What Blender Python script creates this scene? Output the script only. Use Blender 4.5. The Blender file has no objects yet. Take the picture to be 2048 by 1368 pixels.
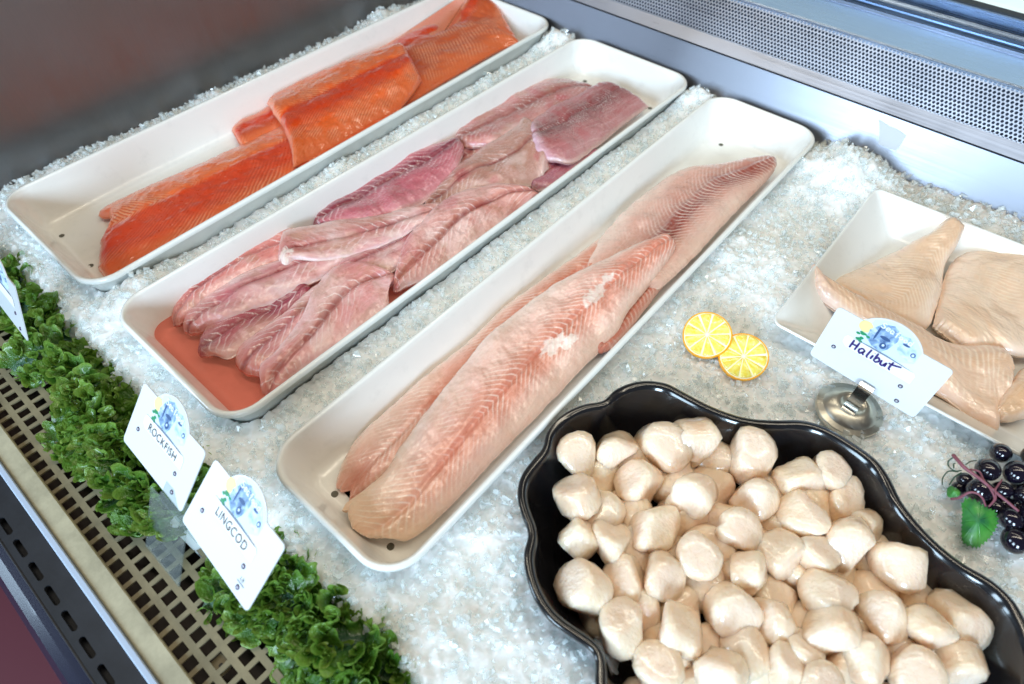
import bpy, bmesh, math, random
import numpy as np
from mathutils import Matrix, Vector

SC = bpy.context.scene
COL = SC.collection
rnd = random.Random(7)

# ------------------------------------------------------------------ camera
# plane z = 0 is the rim height of the three long trays; x runs along the case, y from its front to its back
FOC, CX, CY, HC = 1244.2, 1024.0, 684.0, 0.456
RC = np.array([[0.7568, -0.5115, 0.4069], [0.6536, 0.5900, -0.4739], [0.0023, 0.6247, 0.7809]])
U_, _, V_ = np.linalg.svd(RC); RC = U_ @ V_
cam_d = bpy.data.cameras.new('camera'); cam = bpy.data.objects.new('camera', cam_d); COL.objects.link(cam)
cam.matrix_world = Matrix([[*RC[0], 0], [*RC[1], 0], [*RC[2], HC], [0, 0, 0, 1]])
cam_d.sensor_width = 36; cam_d.lens = FOC / 2048 * 36; cam_d.clip_start = 0.02; cam_d.clip_end = 50
cam_d.dof.use_dof = True; cam_d.dof.focus_distance = 0.60; cam_d.dof.aperture_fstop = 5.0
SC.camera = cam

# ------------------------------------------------------------------ light
W = bpy.data.worlds.new('World'); SC.world = W; W.use_nodes = True
bg = W.node_tree.nodes['Background']; bg.inputs[0].default_value = (0.56, 0.54, 0.54, 1); bg.inputs[1].default_value = 0.13
SC.view_settings.view_transform = 'Standard'; SC.view_settings.look = 'None'; SC.view_settings.exposure = 0.05; SC.view_settings.gamma = 1
SC.render.engine = 'CYCLES'
SC.cycles.use_denoising = True
SC.cycles.max_bounces = 10; SC.cycles.transmission_bounces = 8; SC.cycles.glossy_bounces = 5; SC.cycles.diffuse_bounces = 5
SC.cycles.transparent_max_bounces = 24
SC.cycles.caustics_refractive = False; SC.cycles.caustics_reflective = False
SC.cycles.sample_clamp_indirect = 4.0

def area_light(name, loc, target, sx, sy, power, col):
    d = bpy.data.lights.new(name, 'AREA'); d.shape = 'RECTANGLE'; d.size = sx; d.size_y = sy; d.energy = power; d.color = col
    o = bpy.data.objects.new(name, d); COL.objects.link(o)
    o.location = loc
    o.rotation_euler = (Vector(target) - Vector(loc)).to_track_quat('-Z', 'Y').to_euler()
    return o
MID = (-0.35, 0.40, 0)
for wx, pw in ((-2.40, 44), (-0.43, 50), (1.54, 104)):     # the row of shop windows on the customers' side
    area_light('shop_window', (wx, -2.3, 1.02), MID, 0.80, 1.05, pw, (0.60, 0.81, 1.0))
for ty, tz, pw in ((0.26, 1.20, 7.2), (0.74, 1.00, 3.4)):     # two warm tubes under the case's canopy
    area_light('case_tube', (-0.25, ty, tz), (-0.30, 0.40, 0), 1.9, 0.05, pw, (1.0, 0.90, 0.71))

# ------------------------------------------------------------------ helpers
def at(px, py, z=0.0):
    "layout survey: the place on the level plane at height z that the photograph shows at (px, py)"
    d = RC @ np.array([(px - CX) / FOC, -(py - CY) / FOC, -1.0])
    t = (z - HC) / d[2]
    return np.array([d[0] * t, d[1] * t, z])

def lin(c):
    c = np.asarray(c, float) / 255.0
    return np.where(c <= 0.04045, c / 12.92, ((c + 0.055) / 1.055) ** 2.4)

def hash3(i, j, k, s):
    with np.errstate(over='ignore'):
        h = (i.astype(np.uint32) * np.uint32(374761393) + j.astype(np.uint32) * np.uint32(668265263)
             + k.astype(np.uint32) * np.uint32(2246822519) + np.uint32((s * 3266489917) & 0xffffffff))
        h = (h ^ (h >> np.uint32(13))) * np.uint32(1274126177)
        h = (h ^ (h >> np.uint32(16))) * np.uint32(2246822519)
        h = h ^ (h >> np.uint32(15))
    return h.astype(np.float64) / 4294967295.0

def vnoise(x, y, z=None, seed=0):
    "smooth value noise in -1..1"
    x = np.asarray(x, float); y = np.asarray(y, float); z = np.zeros_like(x) if z is None else np.asarray(z, float)
    x, y, z = x + 1000, y + 1000, z + 1000
    i, j, k = np.floor(x).astype(np.int64), np.floor(y).astype(np.int64), np.floor(z).astype(np.int64)
    f = [a - b for a, b in ((x, i), (y, j), (z, k))]
    u, v, w = [t * t * (3 - 2 * t) for t in f]
    H = lambda a, b, c: hash3(i + a, j + b, k + c, seed)
    lx = lambda b, c: H(0, b, c) * (1 - u) + H(1, b, c) * u
    r = (lx(0, 0) * (1 - v) + lx(1, 0) * v) * (1 - w) + (lx(0, 1) * (1 - v) + lx(1, 1) * v) * w
    return r * 2 - 1

def fbm(x, y, z=None, seed=0, o=4):
    r = 0; a = 1.0; n = 0
    for q in range(o):
        s = 2.03 ** q
        r = r + a * vnoise(np.asarray(x) * s, np.asarray(y) * s, None if z is None else np.asarray(z) * s, seed + q); n += a; a *= 0.5
    return r / n

def smooth(a, b, x):
    t = np.clip((x - a) / (b - a), 0, 1); return t * t * (3 - 2 * t)

def mk(name, V, F, mat, parent=None, smooth_=True, attrs=None, link=True):
    "one mesh object from arrays; F is an (n,k) array or a list of such arrays or of index lists"
    V = np.asarray(V, np.float32)
    if isinstance(F, np.ndarray): F = [F]
    st = []; idx = []; pos = 0
    for f in F:
        f = np.asarray(f, np.int32)
        if f.ndim == 1: f = f[None]
        idx.append(f.ravel()); n, k = f.shape
        st.append(pos + np.arange(n) * k); pos += n * k
    idx = np.concatenate(idx); st = np.concatenate(st)
    me = bpy.data.meshes.new(name)
    me.vertices.add(len(V)); me.vertices.foreach_set('co', V.ravel())
    me.loops.add(len(idx)); me.loops.foreach_set('vertex_index', idx.astype(np.int32))
    me.polygons.add(len(st)); me.polygons.foreach_set('loop_start', st.astype(np.int32))
    me.polygons.foreach_set('use_smooth', np.full(len(st), smooth_, dtype=bool))
    me.update(calc_edges=True); me.validate()
    for k, a in (attrs or {}).items():
        a = np.asarray(a, np.float32)
        if k == 'Col':
            at_ = me.attributes.new(k, 'FLOAT_COLOR', 'POINT')
            a4 = np.ones((len(a), 4), np.float32); a4[:, :3] = a; at_.data.foreach_set('color', a4.ravel())
        else:
            at_ = me.attributes.new(k, 'FLOAT_VECTOR', 'POINT'); at_.data.foreach_set('vector', a.ravel())
    if mat is not None: me.materials.append(mat)
    o = bpy.data.objects.new(name, me)
    if link: COL.objects.link(o)
    if parent is not None: o.parent = parent
    return o

def tag(o, label=None, cat=None, group=None, kind=None):
    for k, v in (('label', label), ('category', cat), ('group', group), ('kind', kind)):
        if v: o[k] = v
    return o

def empty(name, label, cat, loc=(0, 0, 0), group=None):
    o = bpy.data.objects.new(name, None); COL.objects.link(o); o.location = loc; o.empty_display_size = 0.02
    return tag(o, label, cat, group)

def grid_faces(n, m, wrap=False, off=0):
    i, j = np.meshgrid(np.arange(n - 1), np.arange(m if wrap else m - 1), indexing='ij')
    a = i * m + j; b = i * m + (j + 1) % m
    return np.stack([a, b, b + m, a + m], -1).reshape(-1, 4) + off

def catmull(P, n):
    P = np.asarray(P, float)
    if len(P) == 2: return P[0] + (P[1] - P[0]) * np.linspace(0, 1, n)[:, None]
    d = np.r_[0, np.cumsum(np.linalg.norm(np.diff(P[:, :2], axis=0), axis=1) + 1e-9)]
    t = np.linspace(0, d[-1], n); k = np.clip(np.searchsorted(d, t, side='right') - 1, 0, len(P) - 2)
    # non-uniform hermite with finite-difference tangents
    T = np.zeros_like(P)
    T[1:-1] = (P[2:] - P[:-2]) / (d[2:] - d[:-2])[:, None]
    T[0] = (P[1] - P[0]) / (d[1] - d[0]); T[-1] = (P[-1] - P[-2]) / (d[-1] - d[-2])
    h = (d[k + 1] - d[k])[:, None]; s = ((t - d[k])[:, None]) / h
    return ((2 * s**3 - 3 * s**2 + 1) * P[k] + (s**3 - 2 * s**2 + s) * h * T[k] + (-2 * s**3 + 3 * s**2) * P[k + 1] + (s**3 - s**2) * h * T[k + 1])

def box(x0, x1, y0, y1, z0, z1):
    V = [(x, y, z) for x in (x0, x1) for y in (y0, y1) for z in (z0, z1)]
    return V, [[0, 1, 3, 2], [4, 6, 7, 5], [0, 4, 5, 1], [2, 3, 7, 6], [0, 2, 6, 4], [1, 5, 7, 3]]

def bar(name, prof, x0, x1, mat, parent, smooth_=False, bevel=0.0):
    "a rail: the closed (y, z) profile drawn along the case from x0 to x1"
    n = len(prof); bm = bmesh.new()
    A = [bm.verts.new((x0, y, z)) for y, z in prof]; B = [bm.verts.new((x1, y, z)) for y, z in prof]
    for i in range(n): bm.faces.new((A[i], A[(i + 1) % n], B[(i + 1) % n], B[i]))
    bm.faces.new(A[::-1]); bm.faces.new(B)
    bmesh.ops.recalc_face_normals(bm, faces=bm.faces)
    if bevel: bmesh.ops.bevel(bm, geom=[e for e in bm.edges], offset=bevel, segments=2, affect='EDGES', clamp_overlap=True)
    me = bpy.data.meshes.new(name); bm.to_mesh(me); bm.free(); me.materials.append(mat)
    if smooth_:
        for p in me.polygons: p.use_smooth = True
    o = bpy.data.objects.new(name, me); COL.objects.link(o); o.parent = parent
    return o

def tube(pts, rad, sides=8, n=None):
    "swept round tube through pts; rad a number or one per point"
    P = np.asarray(pts, float); rad = np.broadcast_to(np.asarray(rad, float), (len(P),))
    if n:
        Q = catmull(np.c_[P, rad], n); P, rad = Q[:, :3], Q[:, 3]
    T = np.gradient(P, axis=0); T /= np.linalg.norm(T, axis=1)[:, None] + 1e-12
    ref = np.array([0.31, 0.2, 0.93]); A = np.cross(T, ref); A /= np.linalg.norm(A, axis=1)[:, None] + 1e-9; B = np.cross(T, A)
    th = np.linspace(0, 2 * np.pi, sides, endpoint=False)
    V = (P[:, None] + rad[:, None, None] * (A[:, None] * np.cos(th)[None, :, None] + B[:, None] * np.sin(th)[None, :, None])).reshape(-1, 3)
    F = [grid_faces(len(P), sides, True), np.arange(sides)[::-1].copy(), np.arange(sides) + (len(P) - 1) * sides]
    return V, F

def merge(items):
    VV = []; FF = []; off = 0
    for V, F in items:
        V = np.asarray(V, float); VV.append(V)
        for f in (F if isinstance(F, list) else [F]): FF.append(np.asarray(f) + off)
        off += len(V)
    return np.concatenate(VV), FF

# ------------------------------------------------------------------ materials
def mat(name, col=(0.8, 0.8, 0.8), rough=0.5, metal=0.0, **kw):
    m = bpy.data.materials.new(name); m.use_nodes = True; nt = m.node_tree; b = nt.nodes['Principled BSDF']
    b.inputs['Base Color'].default_value = (*col, 1); b.inputs['Roughness'].default_value = rough; b.inputs['Metallic'].default_value = metal
    for k, v in kw.items(): b.inputs[k].default_value = v
    return m
def N(m, t, **kw):
    n = m.node_tree.nodes.new(t)
    for k, v in kw.items():
        if k in n.inputs.keys(): n.inputs[k].default_value = v
        else: setattr(n, k, v)
    return n
def L(m, a, b): m.node_tree.links.new(a, b)
def bsdf(m): return m.node_tree.nodes['Principled BSDF']
def coords(m, scale=(1, 1, 1), kind='Object'):
    tc = N(m, 'ShaderNodeTexCoord'); mp = N(m, 'ShaderNodeMapping'); mp.inputs['Scale'].default_value = scale
    L(m, tc.outputs[kind], mp.inputs['Vector']); return mp.outputs[0]
def ramp(m, fac, stops):
    r = N(m, 'ShaderNodeValToRGB'); e = r.color_ramp.elements
    while len(e) < len(stops): e.new(0.5)
    for q, (p, c) in zip(e, stops): q.position = p; q.color = (*c, 1) if len(c) == 3 else c
    L(m, fac, r.inputs[0]); return r.outputs[0]
def bump(m, height, strength=0.3, dist=0.001, prev=None):
    b = N(m, 'ShaderNodeBump'); b.inputs['Strength'].default_value = strength; b.inputs['Distance'].default_value = dist
    L(m, height, b.inputs['Height'])
    if prev is not None: L(m, prev, b.inputs['Normal'])
    return b.outputs[0]

def brushed(name, col, rough, streak=(3, 900, 900), amt=0.12, metal=1.0, bstr=0.08):
    m = mat(name, col, rough, metal); b = bsdf(m)
    n = N(m, 'ShaderNodeTexNoise'); n.inputs['Scale'].default_value = 1.0; n.inputs['Detail'].default_value = 3
    L(m, coords(m, streak), n.inputs['Vector'])
    n2 = N(m, 'ShaderNodeTexNoise'); n2.inputs['Scale'].default_value = 9; n2.inputs['Detail'].default_value = 5
    L(m, coords(m), n2.inputs['Vector'])
    mm = N(m, 'ShaderNodeMath', operation='ADD'); L(m, n.outputs[0], mm.inputs[0]); L(m, n2.outputs[0], mm.inputs[1])
    mr = N(m, 'ShaderNodeMapRange'); L(m, mm.outputs[0], mr.inputs[0]); mr.inputs[1].default_value = 0.6; mr.inputs[2].default_value = 1.4
    mr.inputs[3].default_value = max(0.03, rough - amt); mr.inputs[4].default_value = rough + amt
    L(m, mr.outputs[0], b.inputs['Roughness'])
    L(m, bump(m, n.outputs[0], bstr, 0.0004), b.inputs['Normal'])
    return m

M = {}
M['steel'] = brushed('brushed_steel', (0.27, 0.275, 0.315), 0.34, bstr=0.03, amt=0.07)
M['steel_end'] = brushed('dull_steel', (0.27, 0.262, 0.268), 0.44, streak=(900, 900, 4))
M['steel_perf'] = brushed('perforated_steel', (0.56, 0.56, 0.62), 0.36)
M['alu'] = brushed('aluminium', (0.33, 0.42, 0.58), 0.30)
M['chrome'] = mat('polished_steel', (0.62, 0.60, 0.56), 0.18, 1.0)
M['stand'] = brushed('stand_steel', (0.66, 0.63, 0.55), 0.34, streak=(200, 200, 200), amt=0.1)
M['rubber'] = mat('black_gasket', (0.012, 0.014, 0.02), 0.45)
M['black_plastic'] = mat('black_bumper', (0.022, 0.024, 0.030), 0.42)
M['dark_gloss'] = mat('dark_painted_front', (0.012, 0.012, 0.028), 0.22, **{'Coat Weight': 0.2})
M['cream'] = mat('cream_paint', tuple(lin((186, 178, 152))), 0.45)
M['grille'] = mat('grille_paint', tuple(lin((142, 131, 104))), 0.42)
M['blue_strip'] = mat('pale_strip', (0.46, 0.54, 0.68), 0.30)
M['pit'] = mat('drain_pan', (0.030, 0.016, 0.013), 0.5)
M['maroon'] = mat('maroon_floor', (0.11, 0.012, 0.022), 0.6)
M['white_door'] = mat('white_door', (0.72, 0.76, 0.68), 0.4)
M['hole_back'] = mat('plenum', (0.010, 0.022, 0.060), 0.5)
M['tape'] = mat('tape_residue', (0.55, 0.57, 0.60), 0.7)
for k in ('cream', 'grille', 'black_plastic'):
    m = M[k]; n = N(m, 'ShaderNodeTexNoise'); n.inputs['Scale'].default_value = 380; n.inputs['Detail'].default_value = 5; L(m, coords(m), n.inputs['Vector'])
    L(m, bump(m, n.outputs[0], 0.12, 0.0006), bsdf(m).inputs['Normal'])
    n = N(m, 'ShaderNodeTexNoise'); n.inputs['Scale'].default_value = 34; n.inputs['Detail'].default_value = 8; n.inputs['Roughness'].default_value = 0.7; L(m, coords(m), n.inputs['Vector'])
    c = bsdf(m).inputs['Base Color'].default_value[:3]
    L(m, ramp(m, n.outputs[0], [(0.35, tuple(0.72 * v for v in c)), (0.6, c), (0.85, tuple(min(1, 1.12 * v) for v in c))]), bsdf(m).inputs['Base Color'])

# white melamine of the trays, with faint grime
def tray_mat(name, col, rough=0.2):
    m = mat(name, col, rough, **{'IOR': 1.5, 'Coat Weight': 0.25, 'Coat Roughness': 0.08})
    n = N(m, 'ShaderNodeTexNoise'); n.inputs['Scale'].default_value = 55; n.inputs['Detail'].default_value = 7; n.inputs['Roughness'].default_value = 0.65
    L(m, coords(m), n.inputs['Vector'])
    L(m, ramp(m, n.outputs[0], [(0.28, tuple(0.93 * v for v in col)), (0.45, col), (1, col)]), bsdf(m).inputs['Base Color'])
    mr = N(m, 'ShaderNodeMapRange'); L(m, n.outputs[0], mr.inputs[0]); mr.inputs[3].default_value = rough - 0.08; mr.inputs[4].default_value = rough + 0.12
    L(m, mr.outputs[0], bsdf(m).inputs['Roughness'])
    return m
M['tray'] = tray_mat('white_melamine', (0.87, 0.865, 0.83))
M['platter'] = tray_mat('white_porcelain', (0.84, 0.84, 0.82), 0.15)
M['drain'] = mat('drain_shadow', (0.10, 0.095, 0.07), 0.6)
m = M['blackp'] = mat('black_melamine', (0.010, 0.010, 0.012), 0.14, **{'Coat Weight': 0.5, 'Coat Roughness': 0.05})
n = N(m, 'ShaderNodeTexNoise'); n.inputs['Scale'].default_value = 70; n.inputs['Detail'].default_value = 6; L(m, coords(m), n.inputs['Vector'])
mr = N(m, 'ShaderNodeMapRange'); L(m, n.outputs[0], mr.inputs[0]); mr.inputs[3].default_value = 0.06; mr.inputs[4].default_value = 0.26; L(m, mr.outputs[0], bsdf(m).inputs['Roughness'])

# ice: pale translucent grains over a white bed
def ice_mat(name, col, clear, rough, sss):
    "clear: the part of the light that goes straight through"
    m = mat(name, col, rough, **{'IOR': 1.31, 'Specular IOR Level': 0.6})
    b = bsdf(m)
    n = N(m, 'ShaderNodeTexNoise'); n.inputs['Scale'].default_value = 420; n.inputs['Detail'].default_value = 3; L(m, coords(m), n.inputs['Vector'])
    L(m, bump(m, n.outputs[0], 0.25, 0.0012), b.inputs['Normal'])
    if clear or sss:
        tl = N(m, 'ShaderNodeBsdfTranslucent'); tl.inputs[0].default_value = (*col, 1); am = N(m, 'ShaderNodeMixShader'); am.inputs[0].default_value = 0.25; L(m, b.outputs[0], am.inputs[1]); L(m, tl.outputs[0], am.inputs[2]); b = am
        if not clear: L(m, am.outputs[0], m.node_tree.nodes['Material Output'].inputs['Surface'])
    if clear:
        out = m.node_tree.nodes['Material Output']; t = N(m, 'ShaderNodeBsdfTransparent'); t.inputs[0].default_value = (0.99, 1.0, 1.0, 1)
        g = N(m, 'ShaderNodeBsdfGlossy'); g.inputs['Roughness'].default_value = 0.08; lw_ = N(m, 'ShaderNodeLayerWeight'); fr = N(m, 'ShaderNodeMapRange'); L(m, lw_.outputs['Facing'], fr.inputs[0]); fr.inputs[1].default_value = 0.3; fr.inputs[3].default_value = 0.03; fr.inputs[4].default_value = 0.14
        a = N(m, 'ShaderNodeMixShader'); a.inputs[0].default_value = clear; L(m, b.outputs[0], a.inputs[1]); L(m, t.outputs[0], a.inputs[2])
        c = N(m, 'ShaderNodeMixShader'); L(m, fr.outputs[0], c.inputs[0]); L(m, a.outputs[0], c.inputs[1]); L(m, g.outputs[0], c.inputs[2]); L(m, c.outputs[0], out.inputs['Surface'])
    return m
M['ice_bed'] = ice_mat('packed_ice', (0.90, 0.94, 0.94), 0.0, 0.18, 0.0)
for k_, v_ in (('Subsurface Weight', 1.0), ('Subsurface Scale', 0.018)): bsdf(M['ice_bed']).inputs[k_].default_value = v_
bsdf(M['ice_bed']).inputs['Subsurface Radius'].default_value = (0.9, 1.0, 1.0)
M['ice_chip'] = ice_mat('ice_grain', (0.94, 0.97, 0.97), 0.46, 0.14, 1.0)
M['ice_clear'] = ice_mat('clear_ice', (0.86, 0.91, 0.91), 0.80, 0.10, 0.0)

# ------------------------------------------------------------------ the room and the display case
V, F = box(-3, 3, -3.5, 3, -1.02, -1.0)
tag(mk('floor', V, [np.array(F)], M['maroon'], smooth_=False), kind='structure', label='maroon shop floor below the front of the case')

case = empty('display_case', 'stainless steel refrigerated fish display case with perforated back and slotted front bumper', 'display case', (0, 0, -0.9))
case.location = (0, 0, 0)
XL, XR = -0.885, 0.75
bar('end_panel', [(-0.13, -0.25), (1.10, -0.25), (1.10, 0.75), (-0.13, 0.75)], XL - 0.02, XL, M['steel_end'], case)
bar('tub_floor', [(-0.035, -0.130), (0.815, -0.130), (0.815, -0.120), (-0.035, -0.120)], XL, XR, M['steel'], case)

def lip(y0, z):  # a point that the photograph shows on the line y0 of the rim plane, lifted to height z
    return (y0 * (1 - z / HC), z)
seam = (0.838, HC * (1 - 0.838 / 0.896)); perf0 = (0.848, HC * (1 - 0.848 / 0.941))
bar('rear_panel', [(0.812, -0.125), (0.806, -0.055), seam, (seam[0] + 0.012, seam[1] - 0.001), (0.830, -0.125)], XL, XR, M['steel'], case)
bar('rear_seal', [(seam[0] + 0.003, seam[1] - 0.004), (seam[0] + 0.001, seam[1] + 0.0016), (seam[0] + 0.006, seam[1] + 0.0022), (seam[0] + 0.012, seam[1] - 0.004)], XL, XR, M['rubber'], case)
bar('rear_lip', [(seam[0] + 0.0005, seam[1] + 0.0018), perf0, (perf0[0] + 0.004, perf0[1]), (seam[0] + 0.010, seam[1] + 0.0018)], XL, XR, M['steel_perf'], case, bevel=0.0004)

# perforated air duct: a sheet with real round holes in staggered rows
def perforated(x0, x1, P0, dirv, pitch, rows, rad):
    rp = pitch * 0.866; ncol = int((x1 - x0) / pitch)
    th = np.radians(np.arange(12) * 30.0)
    hexr = pitch / math.sqrt(3)
    ring = np.stack([np.cos(th), np.sin(th)], 1) * rad
    ha = np.radians(30 + 60 * np.arange(6)); hc = np.stack([np.cos(ha), np.sin(ha)], 1) * hexr
    outer = np.zeros((12, 2))
    for i in range(12):
        a = i * 30
        if (a - 30) % 60 == 0: outer[i] = hc[((a - 30) // 60) % 6]
        else:
            l = ((a - 60) // 60) % 6; outer[i] = (hc[l] + hc[(l + 1) % 6]) / 2
    cell = np.concatenate([outer, ring, ring])
    dep = np.r_[np.zeros(24), np.full(12, -0.0012)]
    f = []
    for i in range(12):
        j = (i + 1) % 12; f += [[i, j, 12 + j, 12 + i], [12 + i, 12 + j, 24 + j, 24 + i]]
    f = np.array(f)
    cs = np.array([(x0 + (c + 0.5 * (r % 2)) * pitch, (r + 0.5) * rp) for r in range(rows) for c in range(ncol)])
    P = (cs[:, None] + cell[None]).reshape(-1, 2); D = np.tile(dep, len(cs))
    nrm = np.array([-dirv[1], dirv[0]])
    if nrm[1] < 0: nrm = -nrm
    V = np.c_[P[:, 0], P0[0] + P[:, 1] * dirv[0] + D * nrm[0], P0[1] + P[:, 1] * dirv[1] + D * nrm[1]]
    F = (f[None] + (np.arange(len(cs)) * 36)[:, None, None]).reshape(-1, 4)
    return V, F, rp * rows
DV = np.array([0.5, 0.866]); ROWS = 12; PITCH = 0.00476
V, F, span = perforated(-0.882, 0.52, (perf0[0] + 0.0004, perf0[1] + 0.0004), DV, PITCH, ROWS, 0.00172)
tag(mk('perforated_panel', V, F, M['steel_perf'], case, smooth_=False), kind='stuff')
pt = (perf0[0] + DV[0] * span, perf0[1] + DV[1] * span)
bar('air_duct', [(perf0[0] + 0.016, perf0[1] - 0.01), (pt[0] + 0.016, pt[1] - 0.006), (pt[0] + 0.02, pt[1] - 0.006), (perf0[0] + 0.02, perf0[1] - 0.01)], XL, XR, M['hole_back'], case)
# sill and sliding-door tracks behind it
bar('rear_sill', [(pt[0] - 0.0005, pt[1] - 0.003), (pt[0] + 0.0002, pt[1] + 0.0016), (pt[0] + 0.0022, pt[1] + 0.0030), (0.943, 0.0935), (0.943, 0.080), (pt[0] + 0.02, pt[1] - 0.004)], XL, XR, M['alu'], case, bevel=0.0005)
for nm, a, b, z0, z1, k in (('door_track', 1.1857, 1.1965, 0.0925, 0.0950, 'steel'), ('track_groove', 1.198, 1.2140, 0.0915, 0.0925, 'rubber'),
                            ('door_track', 1.2140, 1.2205, 0.0925, 0.0965, 'alu'), ('track_groove', 1.222, 1.2380, 0.0905, 0.0915, 'rubber')):
    p, q = lip(a, z1), lip(b, z1)
    bar(nm, [(p[0], z0 - 0.01), p, q, (q[0], z0 - 0.01)], XL, XR, M[k], case)
p, q = lip(1.2390, 0.0945), lip(1.3172, 0.1150)
bar('door_rail', [(p[0], 0.08), p, (p[0] + 0.002, p[1] + 0.003), (q[0] - 0.002, q[1] - 0.001), (q[0], q[1]), (q[0] + 0.015, q[1]), (q[0] + 0.015, 0.08)], XL, XR, M['alu'], case, bevel=0.0006)
p = lip(1.3290, 0.1165)
bar('door_gasket', [(q[0] + 0.0005, 0.1145), (q[0] + 0.0005, 0.1165), (p[0] + 0.003, 0.1190), (p[0] + 0.003, 0.1145)], XL, XR, M['rubber'], case)
bar('sliding_door', [(p[0] + 0.004, 0.117), (p[0] + 0.006, 0.122), (p[0] + 0.05, 0.35), (p[0] + 0.065, 0.35), (p[0] + 0.03, 0.117)], XL, XR, M['white_door'], case)
# torn tape residue on the rear panel
def on_rear(px, py):
    # point of the rear panel's front face (line from (0.806,-0.055) to seam) seen at (px, py), 0.5 mm proud
    d = RC @ np.array([(px - CX) / FOC, -(py - CY) / FOC, -1.0]); o = np.array([0, 0, HC])
    t_ = np.array([0, seam[0] - 0.806, seam[1] + 0.055]); t_ /= np.linalg.norm(t_); nn = np.array([0, -t_[2], t_[1]])
    P0 = np.array([0, 0.806, -0.055]); s = ((P0 - o) @ nn) / (d @ nn); return o + s * d + nn * 0.0005
pp = [(1758, 238), (1775, 250), (1795, 258), (1813, 271), (1806, 281), (1803, 288), (1792, 302), (1778, 296), (1768, 292), (1757, 288), (1759, 262)]
mk('tape_residue', [on_rear(*p) for p in pp], [np.arange(len(pp))], M['tape'], case, smooth_=False)

# front: grille plate with square holes, cream edge, pale strip, slotted black bumper, painted apron
GZ = -0.055; GX0 = -0.875
def plate_with_holes(name, xs, ys, hole, z, th, mat_, parent):
    "xs, ys: grid lines; hole(i,j) says whether the cell is open"
    bm = bmesh.new(); vs = {}
    def v(i, j):
        if (i, j) not in vs: vs[i, j] = bm.verts.new((xs[i], ys[j], z))
        return vs[i, j]
    for i in range(len(xs) - 1):
        for j in range(len(ys) - 1):
            if not hole(i, j): bm.faces.new((v(i, j), v(i + 1, j), v(i + 1, j + 1), v(i, j + 1)))
    r = bmesh.ops.extrude_face_region(bm, geom=bm.faces[:])
    bmesh.ops.translate(bm, verts=[e for e in r['geom'] if isinstance(e, bmesh.types.BMVert)], vec=(0, 0, -th))
    bmesh.ops.recalc_face_normals(bm, faces=bm.faces)
    me = bpy.data.meshes.new(name); bm.to_mesh(me); bm.free(); me.materials.append(mat_)
    o = bpy.data.objects.new(name, me); COL.objects.link(o); o.parent = parent; return o
gx = []; x = -0.8825 + 0.0138 * 0
ph = -0.404 - 0.0138 * 34
xs = [XL + 0.001]
for k in range(90): xs += [ph + k * 0.0138 + 0.0006, ph + k * 0.0138 + 0.0102]
xs = [q for q in xs if q >= XL + 0.001 and q < 0.30]; xs.append(0.30)
ys = [-0.098, -0.0830, -0.0735, -0.0682, -0.0586, -0.0531, -0.0435, -0.0380, -0.0285, -0.012]
first_hole = 1 if abs((xs[2] - xs[1]) - 0.0096) < 1e-4 else 2
plate_with_holes('air_grille', xs, ys, lambda i, j: (i - first_hole) % 2 == 0 and i >= first_hole and i < len(xs) - 2 and j in (1, 3, 5, 7), GZ, 0.0016, M['grille'], case)
bar('drain_pan', [(-0.098, -0.092), (-0.005, -0.092), (-0.005, -0.088), (-0.098, -0.088)], XL, XR, M['pit'], case)
bar('tub_front', [(-0.012, -0.135), (-0.008, -0.135), (-0.008, GZ + 0.002), (-0.012, GZ + 0.002)], XL, XR, M['grille'], case)
bar('cream_edge', [(-0.0990, -0.10), (-0.0990, -0.0515), (-0.0978, -0.0505), (-0.0838, -0.0505), (-0.0830, -0.0513), (-0.0830, -0.0535), (-0.0970, -0.0535), (-0.0970, -0.10)], XL, XR, M['cream'], case)
bar('pale_strip', [(-0.1046, -0.075), (-0.1046, -0.0500), (-0.1036, -0.0486), (-0.0998, -0.0486), (-0.0994, -0.0495), (-0.0994, -0.075)], XL, XR, M['blue_strip'], case, bevel=0.0003)
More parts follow.
